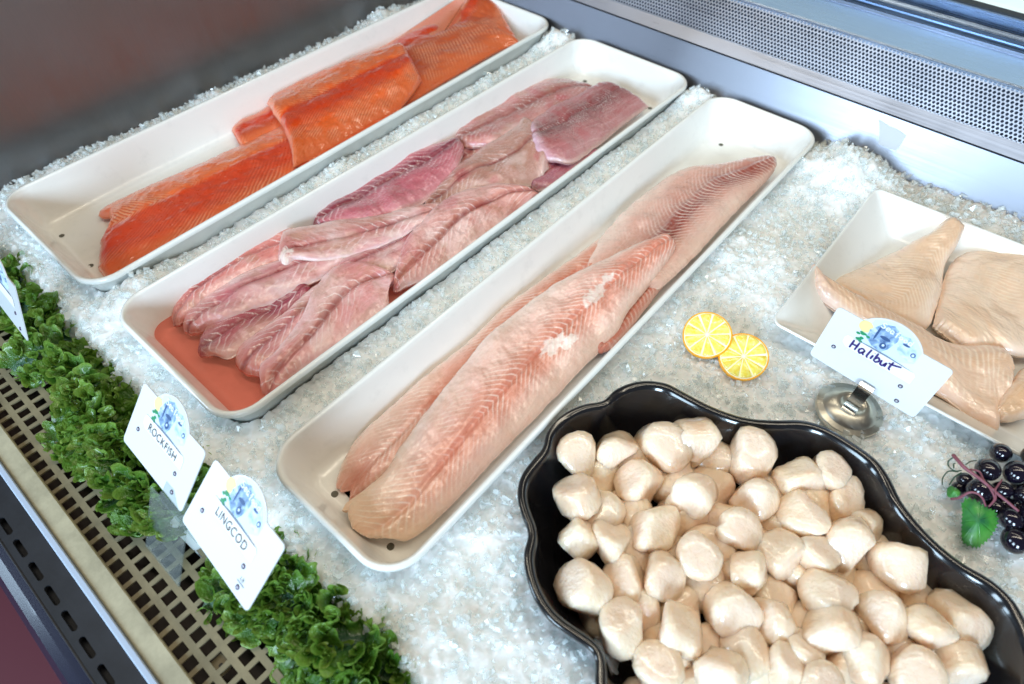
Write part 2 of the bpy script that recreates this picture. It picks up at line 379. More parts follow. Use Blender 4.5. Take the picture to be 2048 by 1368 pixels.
# bumper top with oblong slots
def slotted(name, x0, x1, y0, y1, z, pitch, ph, half, ymid, w, mat_, parent):
    n = int((x1 - x0) / pitch); VV = []; FF = []; off = 0
    ca = np.radians(np.arange(90, 271, 30))
    for k in range(n):
        cx_ = ph + k * pitch
        if cx_ - pitch / 2 < x0 or cx_ + pitch / 2 > x1: continue
        a = [(cx_ - half + w * math.cos(t), ymid + w * math.sin(t)) for t in ca] + [(cx_ + half - w * math.cos(t), ymid - w * math.sin(t)) for t in ca]
        m_ = len(a)
        o = []
        for (px_, py_) in a:  # project each slot point to the cell border
            dx, dy = px_ - cx_, py_ - ymid
            if abs(dy) < 1e-9: q = (cx_ + math.copysign(pitch / 2, dx), ymid)
            elif abs(dx) > half - 1e-6: q = (cx_ + math.copysign(pitch / 2, dx), y1 if dy > w * 0.9 else y0 if dy < -w * 0.9 else ymid + dy / w * ((y1 - ymid) if dy > 0 else (ymid - y0)) * 0.9)
            else: q = (px_, y1 if dy > 0 else y0)
            o.append(q)
        V = [(*q, z) for q in o] + [(*q, z) for q in a] + [(*q, z - 0.004) for q in a]
        VV += V
        for i in range(m_):
            j = (i + 1) % m_; FF += [[off + i, off + j, off + m_ + j, off + m_ + i], [off + m_ + i, off + m_ + j, off + 2 * m_ + j, off + 2 * m_ + i]]
        off += 3 * m_
    bm = bmesh.new(); vv = [bm.verts.new(p) for p in VV]
    for f in FF: bm.faces.new([vv[i] for i in f])
    bmesh.ops.remove_doubles(bm, verts=bm.verts, dist=1e-6); bmesh.ops.recalc_face_normals(bm, faces=bm.faces)
    if sum(f.normal.z * f.calc_area() for f in bm.faces) < 0: bmesh.ops.reverse_faces(bm, faces=bm.faces)
    me = bpy.data.meshes.new(name); bm.to_mesh(me); bm.free(); me.materials.append(mat_)
    o = bpy.data.objects.new(name, me); COL.objects.link(o); o.parent = parent; return o
slotted('bumper', XL, 0.3, -0.1300, -0.1048, -0.0520, 0.0288, -0.4290 - 0.0288 * 15, 0.0083, -0.1222, 0.0024, M['black_plastic'], case)
bar('bumper_channel', [(-0.1300, -0.066), (-0.1050, -0.066), (-0.1050, -0.060), (-0.1300, -0.060)], XL, 0.3, M['rubber'], case)
bar('bumper_edge', [(-0.1316, -0.062), (-0.1316, -0.0525), (-0.1308, -0.0515), (-0.1301, -0.0517), (-0.1301, -0.062)], XL, 0.3, M['black_plastic'], case)
ap = [(-0.1318, -0.0560), (-0.138, -0.0575), (-0.1455, -0.062), (-0.1510, -0.070), (-0.1535, -0.080), (-0.1535, -0.11), (-0.148, -0.16), (-0.132, -0.16)]
bar('apron', ap, XL, 0.3, M['dark_gloss'], case, smooth_=False)
bar('base_cabinet', [(-0.08, -1.0), (0.80, -1.0), (0.80, -0.16), (-0.08, -0.16)], XL, XR, M['maroon'], case)

p = at(440, 1333, -0.060); V, F = box(p[0] - 0.0075, p[0] + 0.0065, p[1] - 0.0065, p[1] + 0.0065, -0.0625, -0.0600)
tab = mk('mounting_tab', V, [np.array(F)], M['grille'], case, smooth_=False)
th_ = np.linspace(0, 2 * np.pi, 16, endpoint=False); mk('screw_hole', np.stack([p[0] + 0.0017 * np.cos(th_), p[1] + 0.0010 + 0.0017 * np.sin(th_), np.full(16, -0.0597)], 1), [np.arange(16)], M['rubber'], tab)

# ------------------------------------------------------------------ trays and platters
def rounded(corners, d, r, seg=10):
    "the convex polygon (counter-clockwise) moved inwards by d with its corners rounded to radius r"
    P = np.asarray(corners, float); n = len(P); out = []
    lines = []
    for i in range(n):
        a, b = P[i], P[(i + 1) % n]; t = (b - a) / np.linalg.norm(b - a); nn = np.array([-t[1], t[0]])
        lines.append((a + nn * d, t))
    def inter(l1, l2):
        A = np.array([l1[1], -l2[1]]).T; s = np.linalg.solve(A, l2[0] - l1[0]); return l1[0] + s[0] * l1[1]
    for i in range(n):
        l0, l1 = lines[i - 1], lines[i]; c = inter(l0, l1); t0, t1 = -l0[1], l1[1]
        ang = math.acos(np.clip(t0 @ t1, -1, 1)); k = r / math.tan(ang / 2)
        bis = (t0 + t1) / np.linalg.norm(t0 + t1); cen = c + bis * r / math.sin(ang / 2)
        a0 = c + t0 * k - cen; a1 = c + t1 * k - cen
        th0 = math.atan2(a0[1], a0[0]); th1 = math.atan2(a1[1], a1[0]); dth = (th1 - th0 + math.pi) % (2 * math.pi) - math.pi
        for s in np.linspace(0, 1, seg): out.append(cen + r * np.array([math.cos(th0 + dth * s), math.sin(th0 + dth * s)]))
    return np.array(out)

def tray(name, label, corners, radius, prof, mat_, group, cat='tray'):
    "prof: (inset, z) from the outer foot over the rim to the inner floor"
    loops = []
    for d, z in prof:
        Q = rounded(corners, d, max(radius - d, 0.004)); loops.append(np.c_[Q, np.full(len(Q), z)])
    m_ = len(loops[0]); V = np.concatenate(loops)
    F = [grid_faces(len(loops), m_, True), np.arange(m_) + (len(loops) - 1) * m_, np.arange(m_)[::-1].copy()]
    c = np.mean(np.asarray(corners), axis=0)
    o = mk(name, V - [c[0], c[1], 0], F, mat_); o.location = (c[0], c[1], 0)
    mod = o.modifiers.new('edges', 'EDGE_SPLIT'); mod.split_angle = math.radians(50); mod.use_edge_sharp = False
    return tag(o, label, cat, group)

TP = [(0.0245, -0.0525), (0.0205, -0.0525), (0.0060, -0.0100), (0.0022, -0.0070), (0.0003, -0.0055), (0.0, -0.0028), (0.0012, -0.0007), (0.0030, 0.0), (0.0046, -0.0004), (0.0060, -0.0022),
      (0.0072, -0.0065), (0.0175, -0.0390), (0.0198, -0.0440), (0.0232, -0.0470), (0.0280, -0.0480)]
FLOOR = -0.048
def rect(xl0, xl1, xr0, xr1, y0, y1):  # x at front and back
    return [(xl0, y0), (xr0, y0), (xr1, y1), (xl1, y1)]
T1 = rect(-0.8262, -0.8326, -0.6015, -0.6118, 0.0468, 0.820)
T2 = rect(-0.5662, -0.5585, -0.3575, -0.3520, 0.0478, 0.811)
T3 = rect(-0.3142, -0.3152, -0.1562, -0.1592, 0.0484, 0.801)
tray1 = tray('long_tray', 'long white tray against the steel end wall holding orange salmon', T1, 0.034, TP, M['tray'], 'long white fish trays')
tray2 = tray('long_tray', 'long white middle tray with pink fillets and pink juice at its front', T2, 0.034, TP, M['tray'], 'long white fish trays')
tray3 = tray('long_tray', 'narrow long white tray holding big pale lingcod fillets', T3, 0.034, TP, M['tray'], 'long white fish trays')
def drain(parent, px, py):
    p = at(px, py, FLOOR + 0.0006); c = parent.location
    th = np.linspace(0, 2 * np.pi, 14, endpoint=False)
    lo = np.stack([np.cos(th), np.sin(th), 0 * th], 1)
    V = np.concatenate([lo * 0.0033, lo * 0.0027 + [0, 0, 0.0003], lo * 0.0022]) + p - np.array([c.x, c.y, 0]) - [0, 0, 0.0003]
    mk('drain_hole', V, [grid_faces(3, 14, True), np.arange(14) + 28], M['drain'], parent)
for p in ((123, 471), (181, 531)): drain(tray1, *p)
for p in ((1170, 162), (1300, 216)): drain(tray2, *p)
for p in ((669, 988), (781, 1093), (1442, 289)): drain(tray3, *p)

# square porcelain platter of the halibut
PZ = -0.004
a, b = at(1541, 642, PZ), at(1752, 374, PZ)
HP = [(a[0], a[1]), (a[0] + 0.40, a[1] + 0.001), (b[0] + 0.41, b[1] + 0.016), (b[0], b[1])]
PP = [(0.050, -0.036), (0.045, -0.036), (0.004, -0.0078), (0.0008, -0.0062), (0.0, -0.0042), (0.0008, -0.0030), (0.0022, -0.0030), (0.0036, -0.0044), (0.040, -0.0270), (0.0455, -0.0300), (0.052, -0.0315)]
PP = [(d, z + PZ + 0.003) for d, z in PP]
HFLOOR = PP[-1][1]
halibut_platter = tray('square_platter', 'square white porcelain platter with sloping walls holding halibut', HP, 0.011, PP, M['platter'], None, 'platter')

# black grape-shaped platter of the scallops
RIM = [(1190, 1368), (1188, 1309), (1151, 1280), (1101, 1243), (1069, 1199), (1051, 1148), (1047, 1103), (1056, 1066), (1042, 1027), (1034, 988), (1041, 950), (1066, 915), (1085, 893), (1093, 862), (1124, 827), (1165, 807), (1207, 799),
       (1226, 780), (1257, 765), (1294, 759), (1335, 765), (1370, 783), (1427, 812), (1491, 833), (1553, 838), (1604, 838), (1655, 853), (1716, 889), (1757, 920), (1783, 956), (1809, 1007), (1860, 1068), (1921, 1120), (1988, 1160), (2028, 1196), (2048, 1227),
       (2078, 1290), (2086, 1345), (2075, 1400), (2110, 1440), (2145, 1500), (2150, 1570), (2120, 1640), (2060, 1690), (1980, 1705), (1935, 1760), (1860, 1800), (1770, 1805), (1690, 1770), (1630, 1790), (1550, 1790), (1470, 1750), (1420, 1690), (1350, 1680), (1280, 1630), (1240, 1560), (1235, 1490), (1200, 1440)]
BZ = 0.004
RW = np.array([at(x, y, BZ)[:2] for x, y in RIM])
RW = catmull(np.c_[np.r_[RW[-3:], RW, RW[:3]]], 1400)
d0 = np.linalg.norm(RW - at(*RIM[0], BZ)[:2], axis=1); i0 = int(np.argmin(d0[:400])); i1 = int(len(RW) - 400 + np.argmin(d0[-400:])); RW = RW[i0:i1]
d = np.r_[0, np.cumsum(np.linalg.norm(np.diff(np.r_[RW, RW[:1]], axis=0), axis=1))]
NB = 420; t = np.linspace(0, d[-1], NB, endpoint=False)
RW = np.stack([np.interp(t, d, np.r_[RW[:, i], RW[:1, i]]) for i in (0, 1)], 1)
if np.sum(RW[:, 0] * np.roll(RW[:, 1], -1) - RW[:, 1] * np.roll(RW[:, 0], -1)) < 0: RW = RW[::-1].copy()
def csmooth(P, s):
    if s <= 0: return P
    k = np.arange(-int(3 * s) - 1, int(3 * s) + 2); w = np.exp(-0.5 * (k / s) ** 2); w /= w.sum()
    return sum(wi * np.roll(P, -int(ki), axis=0) for ki, wi in zip(k, w))
def inset(d, s):
    Q = csmooth(RW, s)
    T = np.roll(Q, -3, axis=0) - np.roll(Q, 3, axis=0); T = csmooth(T, 1 + s * 0.4); T /= np.linalg.norm(T, axis=1)[:, None]
    return Q + np.stack([-T[:, 1], T[:, 0]], 1) * d
loops = [(0.034, -0.048, 16), (0.028, -0.048, 14), (0.006, -0.008, 2), (0.0015, -0.0035, 1), (0.0002, -0.001, 1), (0.0008, 0.0012, 1), (0.0026, 0.002, 1), (0.0052, 0.0018, 1), (0.0072, 0.0004, 1.5), (0.0088, -0.003, 2),
         (0.0125, -0.012, 4), (0.0175, -0.024, 7), (0.0225, -0.034, 10), (0.0275, -0.0405, 13), (0.034, -0.0440, 16), (0.042, -0.045, 20)]
V = np.concatenate([np.c_[inset(d, s), np.full(NB, z + BZ - 0.002)] for d, z, s in loops])
bc = V[:NB].mean(axis=0) * [1, 1, 0]
black_platter = mk('grape_platter', V - bc, [grid_faces(len(loops), NB, True), np.arange(NB) + (len(loops) - 1) * NB, np.arange(NB)[::-1].copy()], M['blackp'])
black_platter.location = bc
tag(black_platter, 'glossy black platter with a lobed grape-cluster outline holding scallops', 'platter')

# ------------------------------------------------------------------ crushed ice
def inside_poly(P, x, y):
    P = np.asarray(P); c = np.zeros(x.shape, bool); n = len(P); j = n - 1
    for i in range(n):
        xi, yi, xj, yj = P[i, 0], P[i, 1], P[j, 0], P[j, 1]
        with np.errstate(divide='ignore', invalid='ignore'):
            c ^= ((yi > y) != (yj > y)) & (x < (xj - xi) * (y - yi) / (yj - yi + 1e-15) + xi)
        j = i
    return c
def depth_in(P, x, y):
    "signed distance to the outline, positive inside"
    P = np.asarray(P); d = np.full(x.shape, 9.0)
    for i in range(len(P)):
        a, b = P[i], P[(i + 1) % len(P)]; ab = b - a
        s = np.clip(((x - a[0]) * ab[0] + (y - a[1]) * ab[1]) / (ab @ ab + 1e-15), 0, 1)
        d = np.minimum(d, np.hypot(x - a[0] - s * ab[0], y - a[1] - s * ab[1]))
    return np.where(inside_poly(P, x, y), d, -d)
HOLD = [(rounded(np.array(T), 0, 0.034), 0.44, -0.004) for T in (T1, T2, T3)] + [(rounded(np.array(HP), 0, 0.011), 1.45, -0.006), (RW[::4], 0.6, -0.002)]
HEAPS = [(at(1705, 335, -0.005), 0.050, 0.044), (at(1640, 330, -0.01), 0.034, 0.022), (at(1800, 400, 0), 0.04, 0.012), (at(1400, 180, 0), 0.028, 0.040), (at(1120, 62, 0), 0.028, 0.036), (at(1560, 520, -0.01), 0.05, 0.014), (at(1470, 480, -0.01), 0.03, 0.008), (at(1440, 650, -0.02), 0.05, 0.004),
         (at(290, 545, -0.006), 0.034, 0.016), (at(560, 470, -0.006), 0.03, 0.011), (at(240, 585, -0.01), 0.03, 0.012), (at(700, 330, -0.006), 0.028, 0.013), (at(790, 770, -0.01), 0.025, 0.012), (at(1180, 470, -0.01), 0.035, 0.010), (at(650, 830, -0.01), 0.02, 0.008), (at(1900, 830, 0), 0.05, 0.006), (at(1850, 950, 0), 0.06, 0.008),
         (at(760, 20, -0.004), 0.04, 0.016), (at(420, 185, -0.006), 0.03, 0.013), (at(560, 130, -0.006), 0.025, 0.010), (at(2000, 450, 0), 0.06, 0.016), (at(1880, 425, 0), 0.04, 0.014), (at(1170, 95, 0), 0.03, 0.012), (at(1010, 150, -0.006), 0.03, 0.012), (at(860, 235, -0.006), 0.03, 0.010), (at(1290, 300, -0.006), 0.035, 0.012), (at(1000, 620, -0.006), 0.03, 0.010), (at(890, 700, -0.006), 0.03, 0.012)]
def ice_h(x, y):
    h = -0.0275 + 0.0055 * fbm(x * 22, y * 22, seed=3, o=3) + 0.0016 * fbm(x * 80, y * 80, seed=5, o=3)
    for c, s, a in HEAPS: h = h + a * np.exp(-((x - c[0]) ** 2 + (y - c[1]) ** 2) / (2 * (s * 0.7) ** 2)) * (0.8 + 0.35 * fbm(x * 60, y * 60, seed=9, o=2))
    edge = 0.017 + 0.004 * fbm(x * 14, y * 0 + 2, seed=11, o=2) - 0.052 * np.exp(-((x + 0.335) / 0.024) ** 2)
    h = h - 0.034 * (1 - smooth(-0.022, 0.012, y - edge)) - 0.6 * np.clip(-0.016 + edge - y, 0, 0.1)
    h = h - 0.012 * smooth(-0.855, -0.885, x) + 0.012 * smooth(-0.82, -0.88, x)
    for P, sl, gap in HOLD:
        q = depth_in(P, x, y)
        top = gap - np.clip(q, 0, 9) / sl
        h = np.where(q > -0.004, np.minimum(h, np.where(q > 0, np.maximum(top, -0.062) - 0.0015, gap + 0.012)), h)
    return h
nx, ny = 860, 560
gxv = np.linspace(XL + 0.001, 0.42, nx); gyv = np.linspace(-0.030, 0.832, ny)
X, Y = np.meshgrid(gxv, gyv, indexing='ij')
def flakes(x, y, cell, amp, seed):
    "randomly tilted flat flakes, one to each cell of a jittered grid"
    i, j = np.floor(x / cell).astype(np.int64), np.floor(y / cell).astype(np.int64); best = np.full(x.shape, 9.0); out = np.zeros(x.shape)
    for a in (-1, 0, 1):
        for b in (-1, 0, 1):
            h = [hash3(i + a + 500, j + b + 500, 0 * i, seed + k) for k in range(5)]
            dx, dy = x - (i + a + h[0]) * cell, y - (j + b + h[1]) * cell; d = np.hypot(dx, dy)
            v = amp * ((h[2] - 0.5) + 1.6 * ((h[3] - 0.5) * dx + (h[4] - 0.5) * dy) / cell); out = np.where(d < best, v, out); best = np.minimum(best, d)
    return out
wx_, wy_ = X + 0.0015 * vnoise(X * 150, Y * 150, seed=61), Y + 0.0015 * vnoise(X * 150, Y * 150, seed=62)
Z = ice_h(X, Y) + flakes(wx_, wy_, 0.0062, 0.0030, 71) + 0.0006 * vnoise(X * 420, Y * 420, seed=22)
Z = np.maximum(Z, -0.118)
tag(mk('ice_bed', np.stack([X, Y, Z], -1).reshape(-1, 3), grid_faces(nx, ny), M['ice_bed']), kind='structure', label='packed bed of crushed ice filling the case')
def grains(name, n, smin, smax, region, mat_, seed, lift=0.4, extra=None, flat=0.6):
    r = np.random.default_rng(seed)
    x = r.uniform(region[0], region[1], n); y = r.uniform(region[2], region[3], n)
    if extra is not None: x = np.r_[x, extra[:, 0]]; y = np.r_[y, extra[:, 1]]
    # only where the photograph could see bare ice
    ok = np.ones(len(x), bool)
    for P, sl, gap in HOLD: ok &= depth_in(P, x, y) < 0.003
    x, y = x[ok], y[ok]; n = len(x)
    s = smin * (smax / smin) ** (r.random(n) ** 1.7)
    z = ice_h(x, y) + 0.0012 + s * (0.34 + 0.25 * r.random(n) * lift)
    cube = np.array([(a, b, c) for a in (-1, 1) for b in (-1, 1) for c in (-1, 1)], float)
    Q = cube[None] * (1 + r.uniform(-0.55, 0.35, (n, 8, 3)))
    Q[:, :, 2] *= flat; Q *= (r.uniform(0.6, 1.25, (n, 1, 3)) * s[:, None, None] * 0.5)
    a = r.normal(size=(n, 4)); a[:, 1:3] *= 0.55; a /= np.linalg.norm(a, axis=1)[:, None]; w, p, q, t_ = a.T
    R = np.stack([np.stack([1 - 2 * (q * q + t_ * t_), 2 * (p * q - t_ * w), 2 * (p * t_ + q * w)], -1), np.stack([2 * (p * q + t_ * w), 1 - 2 * (p * p + t_ * t_), 2 * (q * t_ - p * w)], -1), np.stack([2 * (p * t_ - q * w), 2 * (q * t_ + p * w), 1 - 2 * (p * p + q * q)], -1)], 1)
    Q = np.einsum('nij,nvj->nvi', R, Q) + np.stack([x, y, z], -1)[:, None]
    f = np.array([[0, 1, 3, 2], [4, 6, 7, 5], [0, 4, 5, 1], [2, 3, 7, 6], [0, 2, 6, 4], [1, 5, 7, 3]])
    F = (f[None] + (np.arange(n) * 8)[:, None, None]).reshape(-1, 4)
    return mk(name, Q.reshape(-1, 3), F, mat_, smooth_=False)
tag(grains('crushed_ice', 30000, 0.0018, 0.0062, (XL + 0.002, 0.36, -0.012, 0.826), M['ice_chip'], 31), kind='stuff', label='crushed ice grains packed round the trays')
tag(grains('loose_ice', 1500, 0.004, 0.009, (XL + 0.002, 0.36, -0.006, 0.822), M['ice_clear'], 37, lift=0.8), kind='stuff', label='larger clear ice pieces scattered over the crushed ice')

# ------------------------------------------------------------------ fish flesh
def flesh_mat(name, rough, sss, radius, fib=(60, 700), bs=0.35, spec=0.5):
    m = mat(name, (1, 1, 1), rough, **{'Subsurface Weight': sss, 'Subsurface Scale': 0.0018, 'IOR': 1.42, 'Coat Weight': 0.9, 'Coat Roughness': 0.11, 'Specular IOR Level': spec})
    b = bsdf(m); b.inputs['Subsurface Radius'].default_value = radius
    a = N(m, 'ShaderNodeAttribute', attribute_name='Col'); L(m, a.outputs['Color'], b.inputs['Base Color'])
    f = N(m, 'ShaderNodeAttribute', attribute_name='flow')
    mp = N(m, 'ShaderNodeMapping'); mp.inputs['Scale'].default_value = (fib[0], fib[1], 1); L(m, f.outputs['Vector'], mp.inputs['Vector'])
    n = N(m, 'ShaderNodeTexNoise'); n.inputs['Scale'].default_value = 1; n.inputs['Detail'].default_value = 4; L(m, mp.outputs[0], n.inputs['Vector'])
    n2 = N(m, 'ShaderNodeTexNoise'); n2.inputs['Scale'].default_value = 200; n2.inputs['Detail'].default_value = 4; L(m, coords(m), n2.inputs['Vector'])
    nb = bump(m, n.outputs[0], bs, 0.0008); nb = bump(m, n2.outputs[0], bs, 0.0016, nb)
    L(m, nb, b.inputs['Normal']); L(m, nb, b.inputs['Coat Normal'])
    mr = N(m, 'ShaderNodeMapRange'); L(m, n2.outputs[0], mr.inputs[0]); mr.inputs[1].default_value = 0.35; mr.inputs[2].default_value = 0.7
    mr.inputs[3].default_value = rough + 0.12; mr.inputs[4].default_value = rough - 0.10; L(m, mr.outputs[0], b.inputs['Roughness'])
    return m
M['salmon'] = flesh_mat('salmon_flesh', 0.34, 0.25, (1.0, 0.30, 0.12), bs=0.14)
M['white_fish'] = flesh_mat('white_fish_flesh', 0.30, 0.35, (1.0, 0.55, 0.45))
M['halibut'] = flesh_mat('halibut_flesh', 0.34, 0.35, (1.0, 0.65, 0.45), bs=0.25)

def mix(a, b, t): return a + (np.asarray(b) - a) * np.asarray(t)[..., None]

def fillet(name, label, group, fr, left, right, z=(0, 0), thick=0.012, style='rockfish', vs=0.5, n=220, m=90, seed=0, cat='fish fillet', pow_=3.0, ends=(0.06, 0.06), ragged=0.0009, sag=None, front=None, back=None, rnd=(0.0, 0.0), **kw):
    """a fillet between two edges traced from the photograph (points in the zoom frame fr, optional third value: mm above z);
    z: height of the left and the right edge, thick: height of its back over them"""
    fx, fy, fs = fr
    def edge(pts, z0):
        out = []
        for p in pts:
            if p[0] == 'w': out.append(np.array(p[1:])); continue
            zz = z0 + (p[2] / 1000 if len(p) > 2 else 0); out.append(at(fx + p[0] / fs, fy + p[1] / fs, zz))
        return catmull(out, n)
    A, B = edge(left, z[0]), edge(right, z[1])
    Lm = np.linalg.norm(np.diff((A + B) / 2, axis=0), axis=1).sum()
    u = np.linspace(0, 1, n); v = np.linspace(0, 1, m)
    v = 0.5 - 0.5 * np.cos(np.pi * v) * (0.75) - 0.25 * (1 - 2 * v) * 1.0 if False else v
    vv = 0.5 + 0.5 * np.sign(2 * v - 1) * np.abs(2 * v - 1) ** 0.8
    Uu, Vv = np.meshgrid(u, vv, indexing='ij')
    side = (B - A); wid = np.linalg.norm(side, axis=1); sd = side / (wid[:, None] + 1e-9)
    rgA = ragged * fbm(u * Lm * 90, u * 0 + seed, seed=seed + 50, o=4)[:, None]; rgB = ragged * fbm(u * Lm * 90, u * 0 + seed + 9, seed=seed + 60, o=4)[:, None]
    A = A - sd * rgA; B = B + sd * rgB
    P = A[:, None] * (1 - Vv[..., None]) + B[:, None] * Vv[..., None]
    fd = (A[0] + B[0] - A[n // 8] - B[n // 8]); fd /= np.linalg.norm(fd); bd = (A[-1] + B[-1] - A[-n // 8] - B[-n // 8]); bd /= np.linalg.norm(bd)
    for lst, dv, wgt, rr in ((front, fd, smooth(0.22, 0.0, Uu), rnd[0]), (back, bd, smooth(0.78, 1.0, Uu), rnd[1])):
        du = -rr * np.abs(2 * Vv - 1) ** 2.4
        if lst is not None: du = du + np.interp(Vv, [q[0] for q in lst], [q[1] for q in lst])
        du = du + 0.0016 * fbm(Vv * 9, Vv * 0 + seed * 3.1, seed=seed + 77, o=3)
        P = P + (du * wgt)[..., None] * dv
    if kw.get('widen', 1) != 1: P = (A + B)[:, None] / 2 + (P - (A + B)[:, None] / 2) * np.array([kw['widen'], kw['widen'], 1])
    um = Uu * Lm; vs_u = vs if not callable(vs) else vs(Uu)
    lat = (Vv - vs_u) * wid[:, None]                     # metres from the spine
    ends_f = np.clip(Uu / ends[0], 0, 1) if ends[0] else 1
    ends_b = np.clip((1 - Uu) / ends[1], 0, 1) if ends[1] else 1
    cap = np.sqrt(np.clip(1 - (1 - ends_f) ** 2, 0, 1)) * np.sqrt(np.clip(1 - (1 - ends_b) ** 2, 0, 1))
    prof = np.clip(1 - np.abs(2 * Vv - 1) ** pow_, 0, 1) ** 0.5
    T = thick * kw.get('tk', 1.0) * cap * prof
    T = T * (1 + 0.18 * fbm(um * 30, lat * 40, seed=seed + 1, o=3))
    # flake lines: chevrons pointing along the spine
    per = kw.get('period', 0.0062); slope = kw.get('slope', 0.9); cur = kw.get('curve', 0.0)
    wob = kw.get('wob', 0.35) * fbm(um * 60, lat * 60, seed=seed + 2, o=3)
    al = np.abs(lat)
    ph = (um + kw.get('dir', 1) * (slope * al + cur * al * al * 30)) / per + wob
    fr_ = np.abs(ph - np.round(ph))                      # 0 on a line
    lw = kw.get('lw', 0.10)
    line = np.exp(-(fr_ / lw) ** 2)
    msk = np.clip(0.5 + kw.get('mskg', 1.5) * fbm(um * 45, lat * 55, seed=seed + 3, o=3), 0, 1) * smooth(0.0, 0.12, Vv) * smooth(1.0, 0.88, Vv)
    lf = kw.get('lfade', 0.022); line = line * msk * kw.get('line', 0.8) * (0.18 + 0.82 * np.exp(-(al / lf) ** 2))
    gw = kw.get('gw', 0.0045); gd = kw.get('gd', 0.0022)
    groove = np.exp(-(lat / gw) ** 2)
    zz = P[..., 2] + T - gd * groove * cap + kw.get('relief', 0.0003) * (np.cos(2 * np.pi * ph) * 0.5 * msk) * cap * np.exp(-(al / lf) ** 2) - 0.00025 * line
    zz = zz + 0.0006 * fbm(um * 150, lat * 150, seed=seed + 4, o=3) * cap + kw.get('lump', 0.002) * fbm(um * 24, lat * 24, seed=seed + 6, o=2) * cap
    if sag is not None: zz = zz + sag(Uu, Vv)
    P[..., 2] = zz
    # colour of the flesh itself
    n1 = fbm(um * 40, lat * 60, seed=seed + 7, o=4); n2 = fbm(um * 15, lat * 25, seed=seed + 8, o=3); st = fbm(um * 40 + lat * 30, lat * 900, seed=seed + 10, o=3)
    c = np.zeros(um.shape + (3,)) + lin(kw['base'])
    if style == 'salmon':
        c = mix(c, lin((226, 112, 62)), np.clip(smooth(0.62, 0.95, Vv) * 0.9, 0, 1))
        c = mix(c, lin(kw.get('light', (238, 118, 66))), smooth(kw.get('b0', 0.30) + 0.04, kw.get('b0', 0.30) - 0.06, Vv + 0.008 * n1) * 0.9)
        band = smooth(kw.get('b0', 0.30), kw.get('b0', 0.30) + 0.05, Vv + 0.008 * n1) * smooth(kw.get('b1', 0.68), kw.get('b1', 0.68) - 0.22, Vv + 0.04 * n2)
        c = mix(c, lin((220, 56, 4)), band * 0.9)
        c = mix(c, lin((255, 190, 150)), line * (0.85 - 0.62 * band)); c = mix(c, lin((176, 52, 20)), np.clip(np.cos(2 * np.pi * ph + 2.2), 0, 1) * msk * 0.45)
        c = mix(c, lin((205, 84, 44)), np.clip(st, 0, 1) * 0.10)
        c = mix(c, lin((236, 150, 120)), smooth(0.03, 0.0, Uu) * 0.5)
        sp = (vnoise(um * 420, lat * 420, seed=seed + 30) > 0.86) & (vnoise(um * 60, lat * 60, seed=seed + 31) > 0.1)
        c = mix(c, lin((250, 200, 170)), sp * 0.35)
    else:
        c = mix(c, lin(kw['dark']), np.clip(np.exp(-(lat / kw.get('dw', 0.014)) ** 2) * (0.75 + 0.6 * n2), 0, 1) * kw.get('da', 0.8))
        c = mix(c, lin(kw['pale']), np.clip(smooth(0.28, 0.02, Vv) * 0.8 + smooth(0.72, 0.98, Vv) * 0.8 + 0.5 * n2, 0, 1) * kw.get('pa', 0.75))
        c = mix(c, lin(kw['dark']), np.clip(n1 * 1.4 - 0.15, 0, 1) * kw.get('blotch', 0.35))
        n3 = fbm(um * 26 + 7, lat * 34, seed=seed + 12, o=4); n4 = fbm(um * 55, lat * 90, seed=seed + 13, o=4)
        if kw.get('mottle'):
            c = mix(c, lin(kw.get('mot1', (236, 206, 200))), smooth(0.10, 0.5, n3) * 0.55); c = mix(c, lin(kw.get('mot2', (192, 68, 84))), smooth(0.18, 0.55, -n3) * 0.45); c = mix(c, lin((188, 138, 112)), smooth(0.12, 0.5, n4) * 0.4)
        if 'rib' in kw:
            rc, ra, rl, rw = kw['rib']; c = mix(c, lin(rc), np.clip(ra * np.exp(-((lat - rl) / rw) ** 2) * (0.65 + 0.35 * smooth(0.12, 0.3, fr_)) * (1 + 0.8 * n2), 0, 1))
        if kw.get('mottle') is not None: c = mix(c, lin((248, 228, 224)), smooth(0.05, 0.0, np.minimum(Vv, 1 - Vv)) * 0.55)
        if 'tint' in kw: c = mix(c, lin(kw['tint'][0]), np.clip(smooth(kw['tint'][1], kw['tint'][2], Uu), 0, 1) * kw['tint'][3])
        c = mix(c, lin(kw.get('fat', (244, 226, 216))), np.clip(line, 0, 1) * kw.get('la', 0.75))
        c = mix(c, lin(kw.get('vein', kw['dark'])), np.clip(groove * (0.6 + 0.8 * n1), 0, 1) * kw.get('va', 0.5))
        c = mix(c, lin(kw.get('fat', (244, 226, 216))), np.clip(st * 1.3 - 0.1, 0, 1) * 0.22)
        if 'tear' in kw:   # torn membrane, white
            for tu, tl, ts in kw['tear']:
                q = ((um / Lm - tu) * Lm / ts) ** 2 + ((lat - tl) / (ts * 0.45)) ** 2
                tt = np.clip(1.15 - q - 1.5 * np.abs(fbm(um * 130, lat * 130, seed=seed + 41, o=4)), 0, 1)
                c = mix(c, lin((250, 238, 228)), smooth(0.05, 0.5, tt) * 0.7)
    c = np.clip(c * (1 + (0.03 if style == 'salmon' else 0.08) * n1[..., None]), 0, 1)
    V = P.reshape(-1, 3); C = c.reshape(-1, 3); FL = np.stack([um, lat, 0 * um], -1).reshape(-1, 3)
    F = [grid_faces(n, m)]
    # rounded cut edge and underside
    ring = np.r_[np.arange(m), np.arange(1, n) * m + m - 1, (n - 1) * m + np.arange(m - 2, -1, -1), np.arange(n - 2, 0, -1) * m]
    rv = V[ring]; cen = V.reshape(n, m, 3)[:, m // 2]
    prv = rv; o = len(V); cur_ = ring
